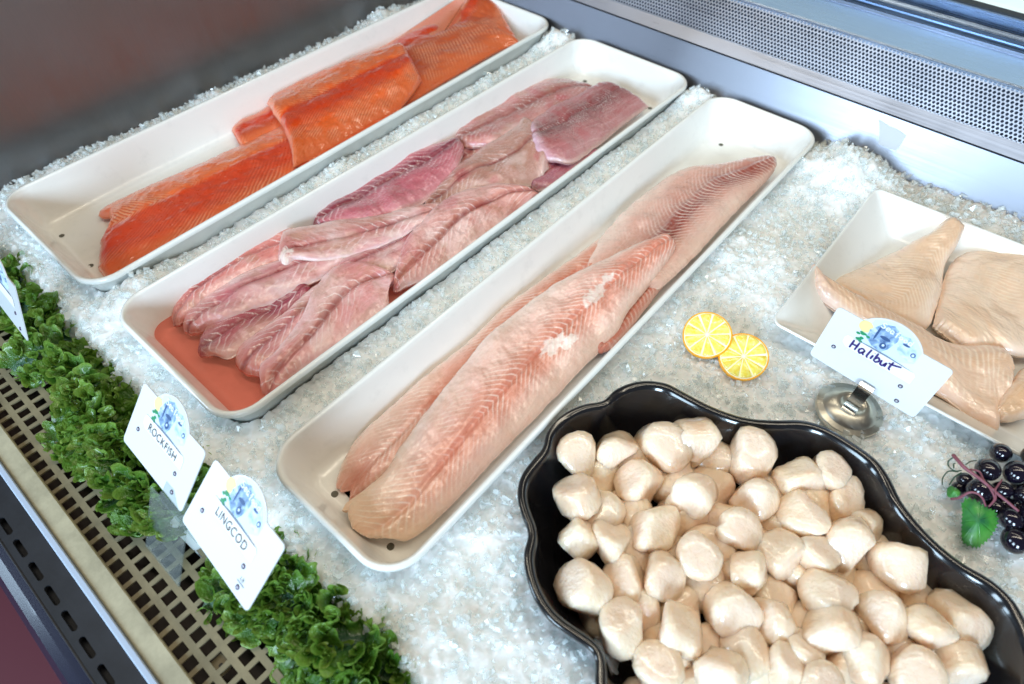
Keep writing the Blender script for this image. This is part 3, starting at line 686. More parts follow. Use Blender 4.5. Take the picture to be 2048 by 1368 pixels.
    for dz, ins in ((-0.0012, 0.0002), (-0.0030, 0.0010), (-0.0042, 0.0030)):
        nn = (np.roll(rv, -2, axis=0) - np.roll(rv, 2, axis=0)); nn = np.stack([-nn[:, 1], nn[:, 0], 0 * nn[:, 0]], 1); nn /= np.linalg.norm(nn, axis=1)[:, None] + 1e-9
        area = np.sum(rv[:, 0] * np.roll(rv[:, 1], -1) - rv[:, 1] * np.roll(rv[:, 0], -1)); nn *= np.sign(area)
        q = rv + nn * ins + [0, 0, dz]
        V = np.r_[V, q]; C = np.r_[C, C[ring]]; FL = np.r_[FL, FL[ring]]
        nr = np.arange(o, o + len(ring)); F.append(np.stack([cur_, np.roll(cur_, -1), np.roll(nr, -1), nr], 1)); cur_ = nr; o += len(ring)
    F.append(cur_.copy())
    org = V.mean(axis=0)
    ob = mk(name, V - org, F, M[{'salmon': 'salmon', 'halibut': 'halibut'}.get(style, 'white_fish')], attrs={'Col': C, 'flow': FL})
    ob.location = org
    return tag(ob, label, cat, group)

FA, F4, F5, F7 = (0, 0, 1.8618), (200, 100, 1.70667), (540, 150, 1.3681), (1300, 350, 2.2794)
G = 'salmon fillets in the tray by the end wall'
sal = dict(style='salmon', base=(250, 98, 16), period=0.0062, slope=1.1, lw=0.18, line=1.0, gd=0.0004, relief=0.0003, lump=0.0012, lfade=0.2)
fillet('salmon_fillet', 'deep orange salmon fillet at the front of its tray with a pointed front corner', G, FA,
       [(385, 795, 4), (395, 778, 3), (470, 738, 2), (600, 680), (760, 610), (900, 545, 2), (1060, 470, 3), (1200, 405, 3)],
       [('w', -0.662, 0.074, -0.046), ('w', -0.640, 0.080, -0.042), ('w', -0.626, 0.13, -0.036), ('w', -0.627, 0.25, -0.036), ('w', -0.628, 0.36, -0.036), ('w', -0.628, 0.46, -0.036), ('w', -0.628, 0.54, -0.036)],
       z=(-0.044, -0.044), thick=0.013, n=360, m=150, seed=3, vs=0.36, front=[(0, 0.006), (0.05, 0.003), (0.12, -0.008), (0.25, -0.010), (0.38, -0.004), (0.5, 0.004), (0.8, 0.008), (1, 0)], **{**sal, 'b0': 0.37, 'b1': 0.90})
fillet('salmon_fillet', 'small end of a salmon fillet showing under the upper salmon piece', G, FA,
       [(862, 486), (900, 455), (960, 428), (1010, 400), (1060, 375), (1200, 310)], [(900, 552), (930, 545), (1000, 515), (1080, 480), (1120, 465), (1260, 400)],
       z=(-0.040, -0.041), thick=0.010, n=90, m=50, seed=8, vs=0.5, **{**sal, 'base': (206, 74, 30), 'line': 0.4})
fillet('salmon_fillet', 'orange salmon fillet lying on top in the middle of its tray', G, FA,
       [(1002, 380), (1030, 352), (1130, 300), (1250, 245), (1360, 205), (1435, 185, 2), (1500, 165, 2)],
       [(1108, 612), (1160, 590, -4), (1260, 545, -8), (1370, 480, -8), (1470, 420, -6), (1540, 345, -1), (1572, 300)],
       z=(-0.026, -0.022), thick=0.013, n=280, m=150, seed=14, vs=0.40, ends=(0.05, 0.05), front=[(0, 0.004), (0.3, 0.0), (0.5, -0.004), (0.8, 0.0), (1, 0.008)], **{**sal, 'b0': 0.36, 'b1': 0.78})
fillet('salmon_fillet', 'broad lighter salmon fillet at the back of its tray with its flap up the wall', G, FA,
       [(1290, 250), (1400, 190, 2), (1500, 130, 4), (1600, 95, 6), (1680, 62, 10), (1720, 30, 20), (1740, -10, 28), (1770, -60, 34)],
       [(1440, 430), (1560, 365), (1680, 290), (1790, 225, 4), (1880, 178, 8), (1930, 158, 12), (1925, 150, 12), (1830, -10, 24)],
       z=(-0.040, -0.036), thick=0.012, n=220, m=130, seed=19, vs=0.30, ends=(0.05, 0.03), **{**sal, 'base': (206, 92, 48), 'b0': 0.10, 'b1': 0.44, 'period': 0.0052, 'slope': 0.5})

G = 'pink rockfish fillets in the middle tray'
rk = dict(base=(232, 150, 140), dark=(176, 56, 66), pale=(244, 198, 188), fat=(252, 238, 236), period=0.0112, slope=0.9, curve=0.9, lw=0.05, line=1.1, wob=0.55, mskg=2.3, gw=0.0028, gd=0.0018, va=0.85, la=0.95, vein=(138, 50, 52), dw=0.008, lfade=0.019, lump=0.0045, tk=0.80, widen=1.14, mottle=True, blotch=0.55, pa=0.85, rnd=(0.010, 0.008))
def rock(label, l, r, z, th, seed, **kw):
    fillet('rockfish_fillet', label, G, F4, l, r, z=z, thick=th, n=kw.pop('n', 160), m=kw.pop('m', 70), seed=seed, **{**rk, **kw})
rock('long pale fillet in the pink juice along the far wall of the tray', [(240, 920, -3), (290, 840), (380, 765), (480, 690, 2), (600, 632, 4), (690, 615, 4)], [(262, 955, -4), (285, 925), (370, 850), (480, 790), (600, 735), (700, 690)], (-0.036, -0.030), 0.013, 101, vs=0.55, tint=((222, 134, 118), 0.18, 0.0, 0.6))
rock('pale rockfish fillet second from the tray wall in the juice with a translucent front', [(265, 965, -6), (300, 905), (360, 855), (450, 795, 2), (560, 750, 4), (680, 712, 4), (820, 690)], [(350, 975, -6), (420, 930), (520, 885), (600, 855), (680, 815), (780, 760), (860, 730)], (-0.032, -0.032), 0.013, 102, vs=0.45, base=(224, 168, 166), tint=((222, 128, 112), 0.16, 0.0, 0.55))
rock('small rosy fillet with a crimson patch sitting deep in the juice', [(335, 1020, -2), (370, 945), (430, 900), (520, 870), (620, 845), (700, 800)], [(345, 1065, -2), (440, 1050), (520, 985), (600, 930), (660, 880), (740, 830)], (-0.038, -0.036), 0.012, 103, vs=0.55, base=(196, 120, 122), dark=(140, 24, 62), da=0.95, blotch=0.5, tint=((150, 20, 66), 0.35, 0.75, 0.65))
rock('long thin translucent fillet between the crimson one and the big ridged one', [(440, 1070, -4), (470, 1020), (560, 960), (640, 900, 2), (740, 810, 4), (830, 760, 4), (900, 730)], [(530, 1135, -5), (560, 1110, -2), (640, 1020), (700, 950), (770, 880), (860, 810), (940, 760)], (-0.035, -0.033), 0.011, 104, vs=0.5, base=(222, 164, 160), slope=1.6, tint=((222, 124, 106), 0.18, 0.0, 0.6))
rock('pink fillet filling the middle between the folded flap and the ridged fillets', [(790, 760), (860, 690), (960, 635), (1060, 600), (1140, 580)], [(850, 780), (960, 770), (1040, 720), (1090, 680), (1180, 620)], (-0.034, -0.034), 0.012, 105, vs=0.5, base=(204, 140, 140), line=0.5)
rock('big front fillet against the near tray wall with a dark ridge line', [(538, 1175, -8), (540, 1110, -4), (600, 1045), (690, 930, 2), (740, 830, 3), (800, 760, 3), (880, 728, 2), (945, 740), (1010, 760)], [(600, 1180, -8), (660, 1120, -10), (740, 1060, -10), (830, 1000, -10), (920, 930, -10), (990, 870, -6), (1005, 830), (1010, 815), (1012, 800)], (-0.028, -0.026), 0.012, 106, vs=lambda u: 0.62 - 0.25 * u, base=(228, 158, 154), pale=(240, 196, 194), tint=((224, 132, 116), 0.14, 0.0, 0.5), n=220, m=100, gd=0.003, dark=(186, 104, 92), rib=((192, 104, 86), 0.55, -0.002, 0.0035))
rock('middle fillet with a white curled flap at its front end', [(600, 700, 4), (625, 640, 7), (700, 612, 6), (820, 590, 3), (940, 575), (1100, 540), (1180, 520)], [(632, 775, 0), (650, 735, 5), (740, 722, 2), (860, 700), (980, 660), (1090, 605), (1200, 560)], (-0.024, -0.026), 0.010, 107, vs=0.55, base=(214, 160, 150), pale=(236, 206, 202), tear=((0.05, 0.004, 0.02),))
rock('dark magenta rockfish fillet along the far wall with bright bone lines', [(722, 610, -2), (745, 572), (850, 480), (960, 405, 2), (1060, 362, 3), (1150, 335, 3), (1230, 305)], [(740, 620, -2), (860, 605), (980, 570), (1080, 520), (1160, 460), (1220, 400), (1250, 350)], (-0.034, -0.028), 0.014, 108, vs=0.42, base=(198, 104, 116), dark=(140, 40, 60), pale=(222, 154, 158), blotch=0.4, mottle=False, rib=((136, 46, 66), 0.9, -0.003, 0.009), n=200)
rock('brownish ridged fillet in the centre of the middle tray', [(1090, 560), (1150, 480), (1230, 400, 2), (1310, 345, 3), (1400, 290, 3), (1470, 230)], [(1130, 570), (1220, 520), (1300, 480), (1400, 470), (1480, 440), (1540, 380)], (-0.030, -0.030), 0.014, 109, vs=0.45, base=(200, 150, 136), dark=(158, 96, 80), pale=(222, 186, 180), n=180)
rock('pale arched fillet with a curved dark ridge beside the near wall of the middle tray', [(1000, 790, -4), (1010, 745), (1050, 660, 2), (1110, 590, 4), (1180, 520, 5), (1270, 480, 5), (1370, 465, 3), (1450, 480), (1500, 500)], [(1005, 842, -6), (1080, 800, -8), (1180, 735, -8), (1280, 665, -8), (1370, 600, -8), (1430, 550, -6), (1470, 530, -2), (1490, 520), (1505, 510)], (-0.024, -0.024), 0.012, 110, vs=lambda u: 0.62 - 0.22 * u, base=(224, 164, 156), pale=(234, 196, 190), dark=(180, 96, 74), rib=((186, 104, 78), 0.6, -0.002, 0.0035), n=220, m=100, gd=0.003)
rock('fillet lying flat under the brownish ridged one near the far wall', [(1000, 480), (1080, 400), (1180, 320), (1290, 250), (1400, 200)], [(1080, 560), (1200, 500), (1320, 420), (1420, 340), (1520, 280)], (-0.041, -0.041), 0.010, 114, vs=0.5, base=(204, 148, 146))
rock('pinkish brown fillet at the far back of the middle tray', [(1195, 300), (1240, 255), (1330, 195), (1420, 145, 2), (1510, 112, 2), (1590, 112), (1660, 130)], [(1245, 340), (1320, 330), (1400, 300), (1480, 280), (1560, 240), (1640, 210), (1740, 170)], (-0.036, -0.030), 0.014, 111, vs=0.5, base=(198, 134, 130), dark=(150, 78, 82), rib=((158, 92, 74), 0.6, 0.0, 0.012), n=160)
rock('small purple fillet tucked under the dark ribbed one', [(1465, 430), (1490, 385), (1560, 360), (1660, 330)], [(1475, 490), (1545, 470), (1620, 410), (1720, 350)], (-0.034, -0.034), 0.010, 112, vs=0.5, base=(190, 112, 128), dark=(146, 64, 88), pale=(208, 150, 160), line=0.3)
rock('dark ribbed maroon fillet on top at the back of the middle tray', [(1462, 262), (1490, 232), (1560, 195), (1640, 158, 2), (1700, 120, 3), (1735, 108, 2)], [(1490, 362), (1600, 385, -2), (1690, 330, -8), (1760, 270, -10), (1830, 215, -10), (1870, 190, -12)], (-0.022, -0.020), 0.013, 113, vs=0.38, base=(182, 104, 104), dark=(120, 44, 52), pale=(204, 146, 150), blotch=0.5, period=0.0050, line=1.0, mottle=False, rib=((124, 54, 52), 0.95, 0.004, 0.018), lfade=0.03, rnd=(0.003, 0.0), widen=1.05, n=180, m=100, tint=((226, 186, 200), 0.10, 0.0, 0.85))
# pink juice standing in the front of the middle tray
Q = rounded(np.array(T2), 0.0192, 0.016); Q = Q[Q[:, 1] < 0.45]
jz = -0.0362
m = M['juice'] = mat('pink_juice', tuple(lin((255, 168, 146))), 0.08, **{'Coat Weight': 0.3})
t_ = N(m, 'ShaderNodeBsdfTransparent'); t_.inputs[0].default_value = (1.0, 0.52, 0.46, 1); x_ = N(m, 'ShaderNodeMixShader'); x_.inputs[0].default_value = 0.78; L(m, bsdf(m).outputs[0], x_.inputs[1]); L(m, t_.outputs[0], x_.inputs[2]); L(m, x_.outputs[0], m.node_tree.nodes['Material Output'].inputs['Surface'])
a_ = Q[np.argsort(Q[:, 0])]
cut = [(-0.3775, 0.40), (-0.5395, 0.40)]
PL = rounded(np.array([(-0.5495, 0.0645), (-0.3740, 0.0645), (-0.3715, 0.40), (-0.5470, 0.40)]), 0.0, 0.018, 8)
k = len(PL); V = np.r_[np.c_[PL, np.full(k, jz - 0.002)], np.c_[PL + (PL.mean(axis=0) - PL) * 0.004, np.full(k, jz)]]
tag(mk('juice_pool', V, [grid_faces(2, k, True), np.arange(k) + k], M['juice']), 'shallow pool of pink juice in the front of the middle tray', 'liquid', kind='stuff')

G = 'lingcod fillets in the narrow tray'
lc = dict(base=(238, 192, 176), dark=(214, 122, 100), pale=(240, 214, 200), fat=(255, 240, 228), period=0.0068, slope=1.0, curve=0.4, lw=0.095, line=1.0, gw=0.003, gd=0.0022, va=0.18, la=0.85, vein=(206, 104, 86), dw=0.019, rib=((216, 132, 106), 0.6, 0.004, 0.014), dir=1, lfade=0.026, pa=0.95, blotch=0.25, lump=0.0026, rnd=(0.008, 0.004))
def ling(label, l, r, z, th, seed, **kw):
    fillet('lingcod_fillet', label, G, F5, l, r, z=z, thick=th, n=kw.pop('n', 300), m=kw.pop('m', 120), seed=seed, **{**lc, **kw})
ling('lower lingcod fillet along the far wall, mostly covered by the large top fillet', [(172, 1115, -3), (190, 1070), (240, 1000), (330, 915), (430, 825), (560, 718), (640, 640), (740, 570), (840, 500), (930, 430)],
     [(235, 1170, -3), (300, 1130), (380, 1060), (460, 970), (560, 860), (660, 745), (760, 660), (850, 580), (930, 520), (1000, 470)], (-0.042, -0.038), 0.013, 201, vs=0.62, base=(236, 200, 180), da=0.8, rnd=(0.002, 0), front=[(0, -0.004), (0.15, 0.002), (0.4, 0.002), (0.6, -0.004), (0.8, 0.003), (1, 0)], ends=(0.14, 0.05))
ling('strip of darker lingcod showing under the right side of the top fillet', [(880, 760), (930, 690), (990, 610), (1040, 550), (1090, 490)], [(930, 760, -6), (990, 690, -6), (1060, 600, -6), (1110, 540, -6), (1160, 480, -6)], (-0.034, -0.034), 0.008, 202, vs=0.4, n=120, m=50, base=(206, 136, 116), dark=(160, 82, 70))
ling('back lingcod fillet with a dark ribbed ridge tapering to the far end of its tray', [(840, 560, -2), (870, 490), (930, 415), (1010, 338), (1080, 285), (1140, 258), (1230, 248), (1310, 236), (1375, 226)],
     [(1060, 600, -8), (1120, 540, -8), (1180, 480, -8), (1235, 420, -8), (1285, 365, -8), (1330, 318, -8), (1365, 284, -6), (1385, 262, -3), (1390, 250)], (-0.034, -0.026), 0.013, 203, vs=lambda u: 0.60 - 0.12 * u, base=(222, 168, 150), dark=(176, 98, 80), da=1.0, dw=0.020, rib=((148, 68, 54), 1.0, 0.007, 0.010), vein=(140, 54, 46), line=1.0, dir=-1, slope=0.7, gd=-0.002)
ling('largest lingcod fillet on top, its wide creamy front end by the drain holes', [(200, 1190, -6), (212, 1172, -4), (262, 1135), (320, 1085, 2), (362, 1010, 4), (440, 905, 5), (530, 792, 5), (630, 685, 5), (760, 590, 5), (880, 525, 5), (1000, 470, 4), (1085, 444, 3)],
     [(300, 1278, -8), (360, 1284, -10), (455, 1215, -12), (560, 1110, -12), (680, 985, -12), (800, 862, -12), (905, 755, -10), (952, 700, -4), (985, 640), (1035, 580), (1080, 530), (1118, 480)], (-0.030, -0.027), 0.015, 204, vs=lambda u: 0.66 - 0.16 * u, n=420, m=170, period=0.0072, rnd=(0, 0.006), front=[(0, 0.002), (0.08, -0.002), (0.2, 0.002), (0.45, 0.006), (0.7, 0.005), (0.9, 0.001), (1, -0.006)],
     tint=((244, 214, 182), 0.20, 0.0, 0.75), tear=((0.54, 0.006, 0.022), (0.57, 0.016, 0.014), (0.70, -0.002, 0.022), (0.76, -0.006, 0.012)), dark=(214, 122, 94), da=1.0, dw=0.018, gd=0.0026, ends=(0.16, 0.03))

G = 'halibut pieces on the square platter'
hb = dict(style='halibut', base=(236, 202, 172), dark=(216, 168, 128), pale=(246, 224, 208), fat=(253, 234, 212), period=0.0050, slope=0.35, lw=0.17, line=0.75, wob=0.3, gw=0.004, gd=0.0005, va=0.2, la=0.9, dw=0.02, da=0.6, blotch=0.5, lfade=0.08, relief=0.0002, lump=0.0040, tk=0.75)
def hali(label, l, r, z, th, seed, **kw):
    fillet('halibut_fillet', label, G, F7, l, r, z=z, thick=th, n=kw.pop('n', 160), m=kw.pop('m', 110), seed=seed, **{**hb, **kw})
hali('triangular halibut piece pointing up to the back rim of the platter', [(800, 520, 0), (850, 480), (960, 425), (1070, 372), (1180, 315, 4), (1270, 272, 10), (1330, 222, 16), (1372, 200, 20)], [(1000, 640), (1120, 690), (1250, 705), (1300, 620), (1330, 500), (1345, 410, 6), (1390, 340, 12), (1432, 245, 18)], (-0.026, -0.024), 0.014, 301, vs=0.6, slope=0.9)
hali('broad halibut piece with long parallel grain at the right of the platter', [(1285, 690), (1305, 610), (1330, 520), (1350, 440), (1390, 385, 2), (1440, 352, 3)], [(1420, 800), (1560, 815), (1700, 840), (1860, 800), (1900, 640), (1900, 420)], (-0.024, -0.022), 0.016, 302, vs=-0.6, slope=0.0, period=0.0042, n=260, dir=1, line=0.8, wob=0.4, curve=0.0, lfade=0.4, la=0.65)
hali('chunky halibut piece in the near right corner beyond the price card', [(1560, 1080, -2), (1590, 1020), (1640, 950, 2), (1690, 890, 2), (1780, 840)], [(1600, 1118, -4), (1660, 1122, -4), (1760, 1080), (1850, 1010), (1900, 940)], (-0.018, -0.018), 0.014, 303, vs=0.5, base=(226, 190, 156))
hali('long front halibut piece curling up the platter wall, half behind the price card', [(735, 470, 6), (742, 410, 10), (770, 450, 5), (830, 500, 3), (950, 560, 2), (1090, 625, 2), (1220, 690, 2), (1330, 755, 2), (1440, 778, 3), (1540, 782, 4), (1610, 800, 4), (1650, 870, 2)], [(735, 530, 2), (790, 580), (880, 640), (960, 700), (1050, 790), (1150, 880), (1250, 960), (1340, 1020, -2), (1430, 1085, -4), (1520, 1150, -6), (1580, 1175, -6), (1592, 1100, -4), (1640, 950)], (-0.018, -0.020), 0.014, 304, vs=0.12, n=240, base=(230, 192, 162), pale=(242, 214, 200), slope=0.25, period=0.0055, tint=((238, 208, 196), 0.2, 0.0, 0.7))

# ------------------------------------------------------------------ scallops
m = M['scallop'] = mat('scallop_meat', tuple(lin((240, 214, 178))), 0.30, **{'Subsurface Weight': 0.65, 'Subsurface Scale': 0.008, 'IOR': 1.42, 'Coat Weight': 1.0, 'Coat Roughness': 0.13})
bsdf(m).inputs['Subsurface Radius'].default_value = (1.0, 0.80, 0.58)
a = N(m, 'ShaderNodeAttribute', attribute_name='Col'); L(m, a.outputs['Color'], bsdf(m).inputs['Base Color'])
n = N(m, 'ShaderNodeTexNoise'); n.inputs['Scale'].default_value = 1; n.inputs['Detail'].default_value = 3; L(m, coords(m, (380, 380, 36)), n.inputs['Vector'])
n2 = N(m, 'ShaderNodeTexNoise'); n2.inputs['Scale'].default_value = 130; n2.inputs['Detail'].default_value = 4; L(m, coords(m), n2.inputs['Vector'])
L(m, bump(m, n2.outputs[0], 0.5, 0.0020, bump(m, n.outputs[0], 0.7, 0.0014)), bsdf(m).inputs['Normal'])

bm = bmesh.new(); bmesh.ops.create_icosphere(bm, subdivisions=3, radius=1.0); bm.verts.ensure_lookup_table()
ICO_V = np.array([v.co[:] for v in bm.verts]); ICO_F = np.array([[v.index for v in f.verts] for f in bm.faces]); bm.free()
def rot_to(axis, spin):
    z = np.asarray(axis, float); z /= np.linalg.norm(z); x = np.cross([0.3, 1, 0.2], z); x /= np.linalg.norm(x); y = np.cross(z, x)
    c, s = math.cos(spin), math.sin(spin); return np.stack([x * c + y * s, -x * s + y * c, z], 1)
QUEUE = []
def scallop(label, px, py, rx, ry, z, seed, group='scallops heaped in the black platter', axis=None):
    c = at(px, py, z); depth = np.linalg.norm(c - [0, 0, HC]) / np.linalg.norm(RC @ np.array([(px - CX) / FOC, -(py - CY) / FOC, -1.0]))
    mm_ = (rx + ry) / 2; mm_ = 0.5 * mm_ + 0.5 * 50
    QUEUE.append([c, mm_ / FOC * depth / 1.10, label, seed, group, axis])
def settle():
    "let the scallops push each other apart and rest on the platter floor"
    P = np.array([q[0] for q in QUEUE]); R = np.array([q[1] for q in QUEUE]); A = P.copy(); top = np.array([q[4].startswith('scallops heaped') for q in QUEUE])
    w = np.where(top, 0.35, 1.0); mn = 0.78 * (R[:, None] + R[None])
    for it in range(260):
        D = P[:, None] - P[None]; D[..., 2] *= 1.25; d = np.linalg.norm(D, axis=-1) + 1e-9; np.fill_diagonal(d, 9)
        push = np.clip(mn - d, 0, None) / d * 0.5; m_ = D * push[..., None] * (w[:, None] / (w[:, None] + w[None]))[..., None] * 2
        P = P + 0.45 * m_.sum(axis=1) * [0.75, 0.75, 1.0]
        P[:, :2] += (A[:, :2] - P[:, :2]) * np.where(top, 0.06, 0.015)[:, None]
        P[:, 2] += np.where(top, (A[:, 2] - P[:, 2]) * 0.05, -0.0006)
        P[:, 2] = np.clip(P[:, 2], -0.041 + 0.62 * R, 0.008)
        q = depth_in(RW[::4], P[:, 0], P[:, 1]); G = np.array([-0.16, 0.27]) if False else RW.mean(axis=0); t_ = np.clip(0.030 - q, 0, None)[:, None]; v = G - P[:, :2]; P[:, :2] += v / (np.linalg.norm(v, axis=1)[:, None] + 1e-9) * t_ * 0.5
    D = P[:, None] - P[None]; d = np.linalg.norm(D, axis=-1); np.fill_diagonal(d, 9)
    for k, q in enumerate(QUEUE):
        if not top[k] and q[4].startswith('covered') and (d[k] / (R[k] + R)).min() < 0.56: continue     # no room for it
        build_scallop(P[k], R[k], *q[2:])
def build_scallop(c, R0, label, seed, group, axis):
    r = np.random.default_rng(seed)
    n_ = 6 + 3.5 * r.random(); h = 0.66 + 0.20 * r.random(); e = 0.86 + 0.2 * r.random(); t0 = r.random() * 3.14
    X_ = ICO_V @ np.array([math.cos(t0), math.sin(t0), 0]); Y_ = ICO_V @ np.array([-math.sin(t0), math.cos(t0), 0]); Z_ = ICO_V[:, 2]
    S = (np.hypot(X_, Y_ / e) ** 2) ** (n_ / 2) + (np.abs(Z_ + 0.10 * X_) / h) ** n_
    for _ in range(r.integers(2, 5)):       # flattened where it was cut or lay against its neighbours
        v = r.normal(size=3); v[2] *= 0.5; v /= np.linalg.norm(v); S = S + (np.clip(ICO_V @ v, 0, None) / (0.68 + 0.18 * r.random())) ** (n_ * 1.3)
    rad = S ** (-1 / n_); V = ICO_V * rad[:, None] * 1.08
    V[:, 0] += 0.10 * r.normal() * V[:, 2]; V[:, 1] += 0.10 * r.normal() * V[:, 2]
    d = fbm(V[:, 0] * 1.6, V[:, 1] * 1.6, V[:, 2] * 1.6, seed=seed % 97, o=3); V = V * (1 + 0.07 * d)[:, None]
    ridge = vnoise(np.arctan2(V[:, 1], V[:, 0]) * 5 + seed, V[:, 2] * 0.6, seed=seed % 71); V[:, :2] *= (1 + 0.012 * ridge)[:, None]
    if r.random() < 0.35:   # a torn notch or cleft
        a = r.random() * 6.28; q = V @ np.array([-math.sin(a), math.cos(a), 0]); side = V @ np.array([math.cos(a), math.sin(a), 0])
        V = V * (1 - 0.22 * np.exp(-(q / 0.12) ** 2) * smooth(0.3, 0.9, side))[:, None]
    nz = fbm(V[:, 0] * 1.2 + seed, V[:, 1] * 1.2, V[:, 2] * 1.2, seed=5, o=3)
    C = lin((244, 224, 200)) + (lin((236, 202, 170)) - lin((244, 224, 200))) * smooth(-0.1, 0.6, nz)[:, None]
    C = C + (lin((240, 218, 188)) - C) * (smooth(0.0, -0.6, nz) * 0.8)[:, None]
    C = C + (lin((244, 220, 200)) - C) * (0.75 * smooth(0.45, 0.85, np.abs(V[:, 2])) * smooth(1.15, 0.6, np.hypot(V[:, 0], V[:, 1])))[:, None]
    C = C * (0.93 + 0.10 * r.random())
    if axis is None:
        el = math.radians(r.uniform(15, 80)); az = r.uniform(0, 6.28); axis = (math.cos(el) * math.cos(az), math.cos(el) * math.sin(az), math.sin(el))
    V = (V * R0) @ rot_to(axis, r.random() * 6.28).T
    o = mk('scallop', V, ICO_F, M['scallop'], attrs={'Col': C}); o.location = c
    return tag(o, label, 'scallop', group)
FRONT = (0.15, -0.75, 0.45)
TOPS = [  # x, y, rx, ry in the zoom frame of the platter, then what sets it apart
    (312, 420, 84, 98, 'bluish white scallop in the back corner of the heap nearest the lingcod tray', (0.2, -0.3, 0.9)),
    (452, 385, 82, 80, 'scallop with a small bright cut facet, second along the back of the heap', (0.5, -0.4, 0.5)),
    (632, 390, 102, 108, 'big smooth scallop third along the back of the heap', (0.3, -0.2, 0.8)),
    (757, 347, 84, 84, 'round scallop against the back lobe of the black platter', (0.5, -0.6, 0.5)),
    (968, 398, 112, 84, 'ragged scallop with a frilled bluish edge near the platter back', (0.0, -0.2, 1)),
    (547, 522, 80, 88, 'small rounded scallop with a wet highlight, behind the ball-shaped one', (-0.5, -0.4, 0.6)),
    (312, 585, 88, 88, 'yellowish scallop below the bluish white corner scallop', None),
    (388, 632, 106, 78, 'flat-sided scallop beside the yellowish one near the platter wall', (-0.2, -0.3, 0.8)),
    (600, 692, 108, 102, 'ball-shaped scallop with a white facet towards the tray', (-0.7, -0.5, 0.4)),
    (740, 562, 108, 92, 'scallop with a torn white front edge in the upper middle', FRONT),
    (990, 582, 102, 112, 'large upright scallop with a bright lower facet in the upper middle', (-0.1, -0.6, 0.6)),
    (1165, 505, 80, 96, 'wrinkled pale scallop leaning on the back wall of the platter', None),
    (1290, 490, 70, 60, 'small wrinkled scallop squeezed behind the big one at the back wall', None),
    (1335, 578, 102, 88, 'big broad scallop highest along the back wall', (0.3, 0.1, 0.9)),
    (1170, 645, 92, 98, 'soft pinkish scallop between the upright one and the triangular one', (0.1, 0.1, 1)),
    (925, 715, 88, 96, 'smooth domed scallop in the middle, behind the two-faced one', (0.2, -0.2, 0.9)),
    (1085, 795, 88, 106, 'two-faced scallop with a lit side and a tan side', (0.75, -0.2, 0.4)),
    (775, 805, 108, 96, 'heart-shaped scallop in the middle of the heap', (0.1, -0.3, 0.9)),
    (445, 765, 112, 92, 'broad scallop lying under the split one by the left wall', None),
    (318, 738, 68, 52, 'small scallop poking out at the left wall of the platter', None),
    (328, 925, 92, 126, 'tall scallop standing against the left wall of the platter', (-0.6, -0.4, 0.6)),
    (488, 885, 100, 124, 'split scallop with a torn ragged side on the left of the heap', (-0.3, -0.5, 0.7)),
    (635, 882, 80, 98, 'scallop with a pale disc face beside the split one', (0.5, -0.3, 0.7)),
    (1365, 748, 102, 106, 'triangular white scallop on top at the right of the heap', (0.2, -0.6, 0.6)),
    (1452, 690, 60, 54, 'small scallop in the shade behind the triangular one', None),
    (1580, 832, 122, 96, 'big white wedge scallop at the right wall of the platter', (0.3, -0.4, 0.8)),
    (1232, 800, 84, 84, 'striated scallop half under the triangular one', None),
    (965, 885, 92, 84, 'scallop half covered in the middle below the two-faced one', None),
    (1285, 962, 118, 116, 'large round tan scallop right of the centre of the heap', (0.2, 0.1, 1)),
    (912, 1020, 112, 126, 'large plump scallop standing up in the lower middle', (0.4, -0.3, 0.7)),
    (697, 1092, 126, 102, 'drum-shaped scallop lying on its side with its white end to the viewer', (-0.75, -0.5, 0.2)),
    (482, 1085, 98, 112, 'slanting tan scallop at the lower left of the heap', (-0.3, 0.2, 0.8)),
    (1072, 1060, 76, 120, 'narrow tan scallop between the plump one and the round tan one', None),
    (1500, 1042, 108, 140, 'tall scallop with a bright tip at the right of the heap', (-0.3, -0.5, 0.7)),
    (1282, 1110, 132, 126, 'scallop with a large flat white face at the lower right', (0.1, -0.8, 0.55)),
    (1790, 1050, 138, 116, 'split scallop farthest right in the platter', (0.5, -0.3, 0.6)),
    (1662, 1100, 72, 112, 'scallop with an oval white face beside the split one at the right', (0.6, -0.6, 0.3)),
    (1190, 1182, 80, 92, 'pinkish scallop under the flat white faced one', None),
    (600, 1240, 122, 92, 'fluted scallop at the front left of the heap', (0.0, -0.1, 1)),
    (862, 1262, 112, 84, 'pale scallop in the front row beside the fluted one', (-0.2, -0.6, 0.7)),
    (955, 1182, 116, 84, 'smooth scallop behind the front row in the middle', None),
    (1422, 1182, 104, 112, 'scallop below the tall one with the bright tip', None),
    (1605, 1250, 138, 92, 'broad scallop at the front right of the heap', (0.0, -0.3, 0.9)),
    (1795, 1240, 86, 92, 'yellowish scallop in the shade by the right platter wall', None),
    (1240, 1300, 92, 64, 'front scallop in the lower middle beside the broad one', None),
    (1115, 1240, 68, 66, 'small scallop in the front row under the pinkish one', None),
]
SF = (1000, 700, 1.9542)
for i, (x, y, rx, ry, lab, ax) in enumerate(TOPS):
    scallop(lab, SF[0] + x / SF[2], SF[1] + y / SF[2], rx / SF[2], ry / SF[2], -0.012 + 0.004 * math.sin(i * 2.3), 900 + i, axis=ax)
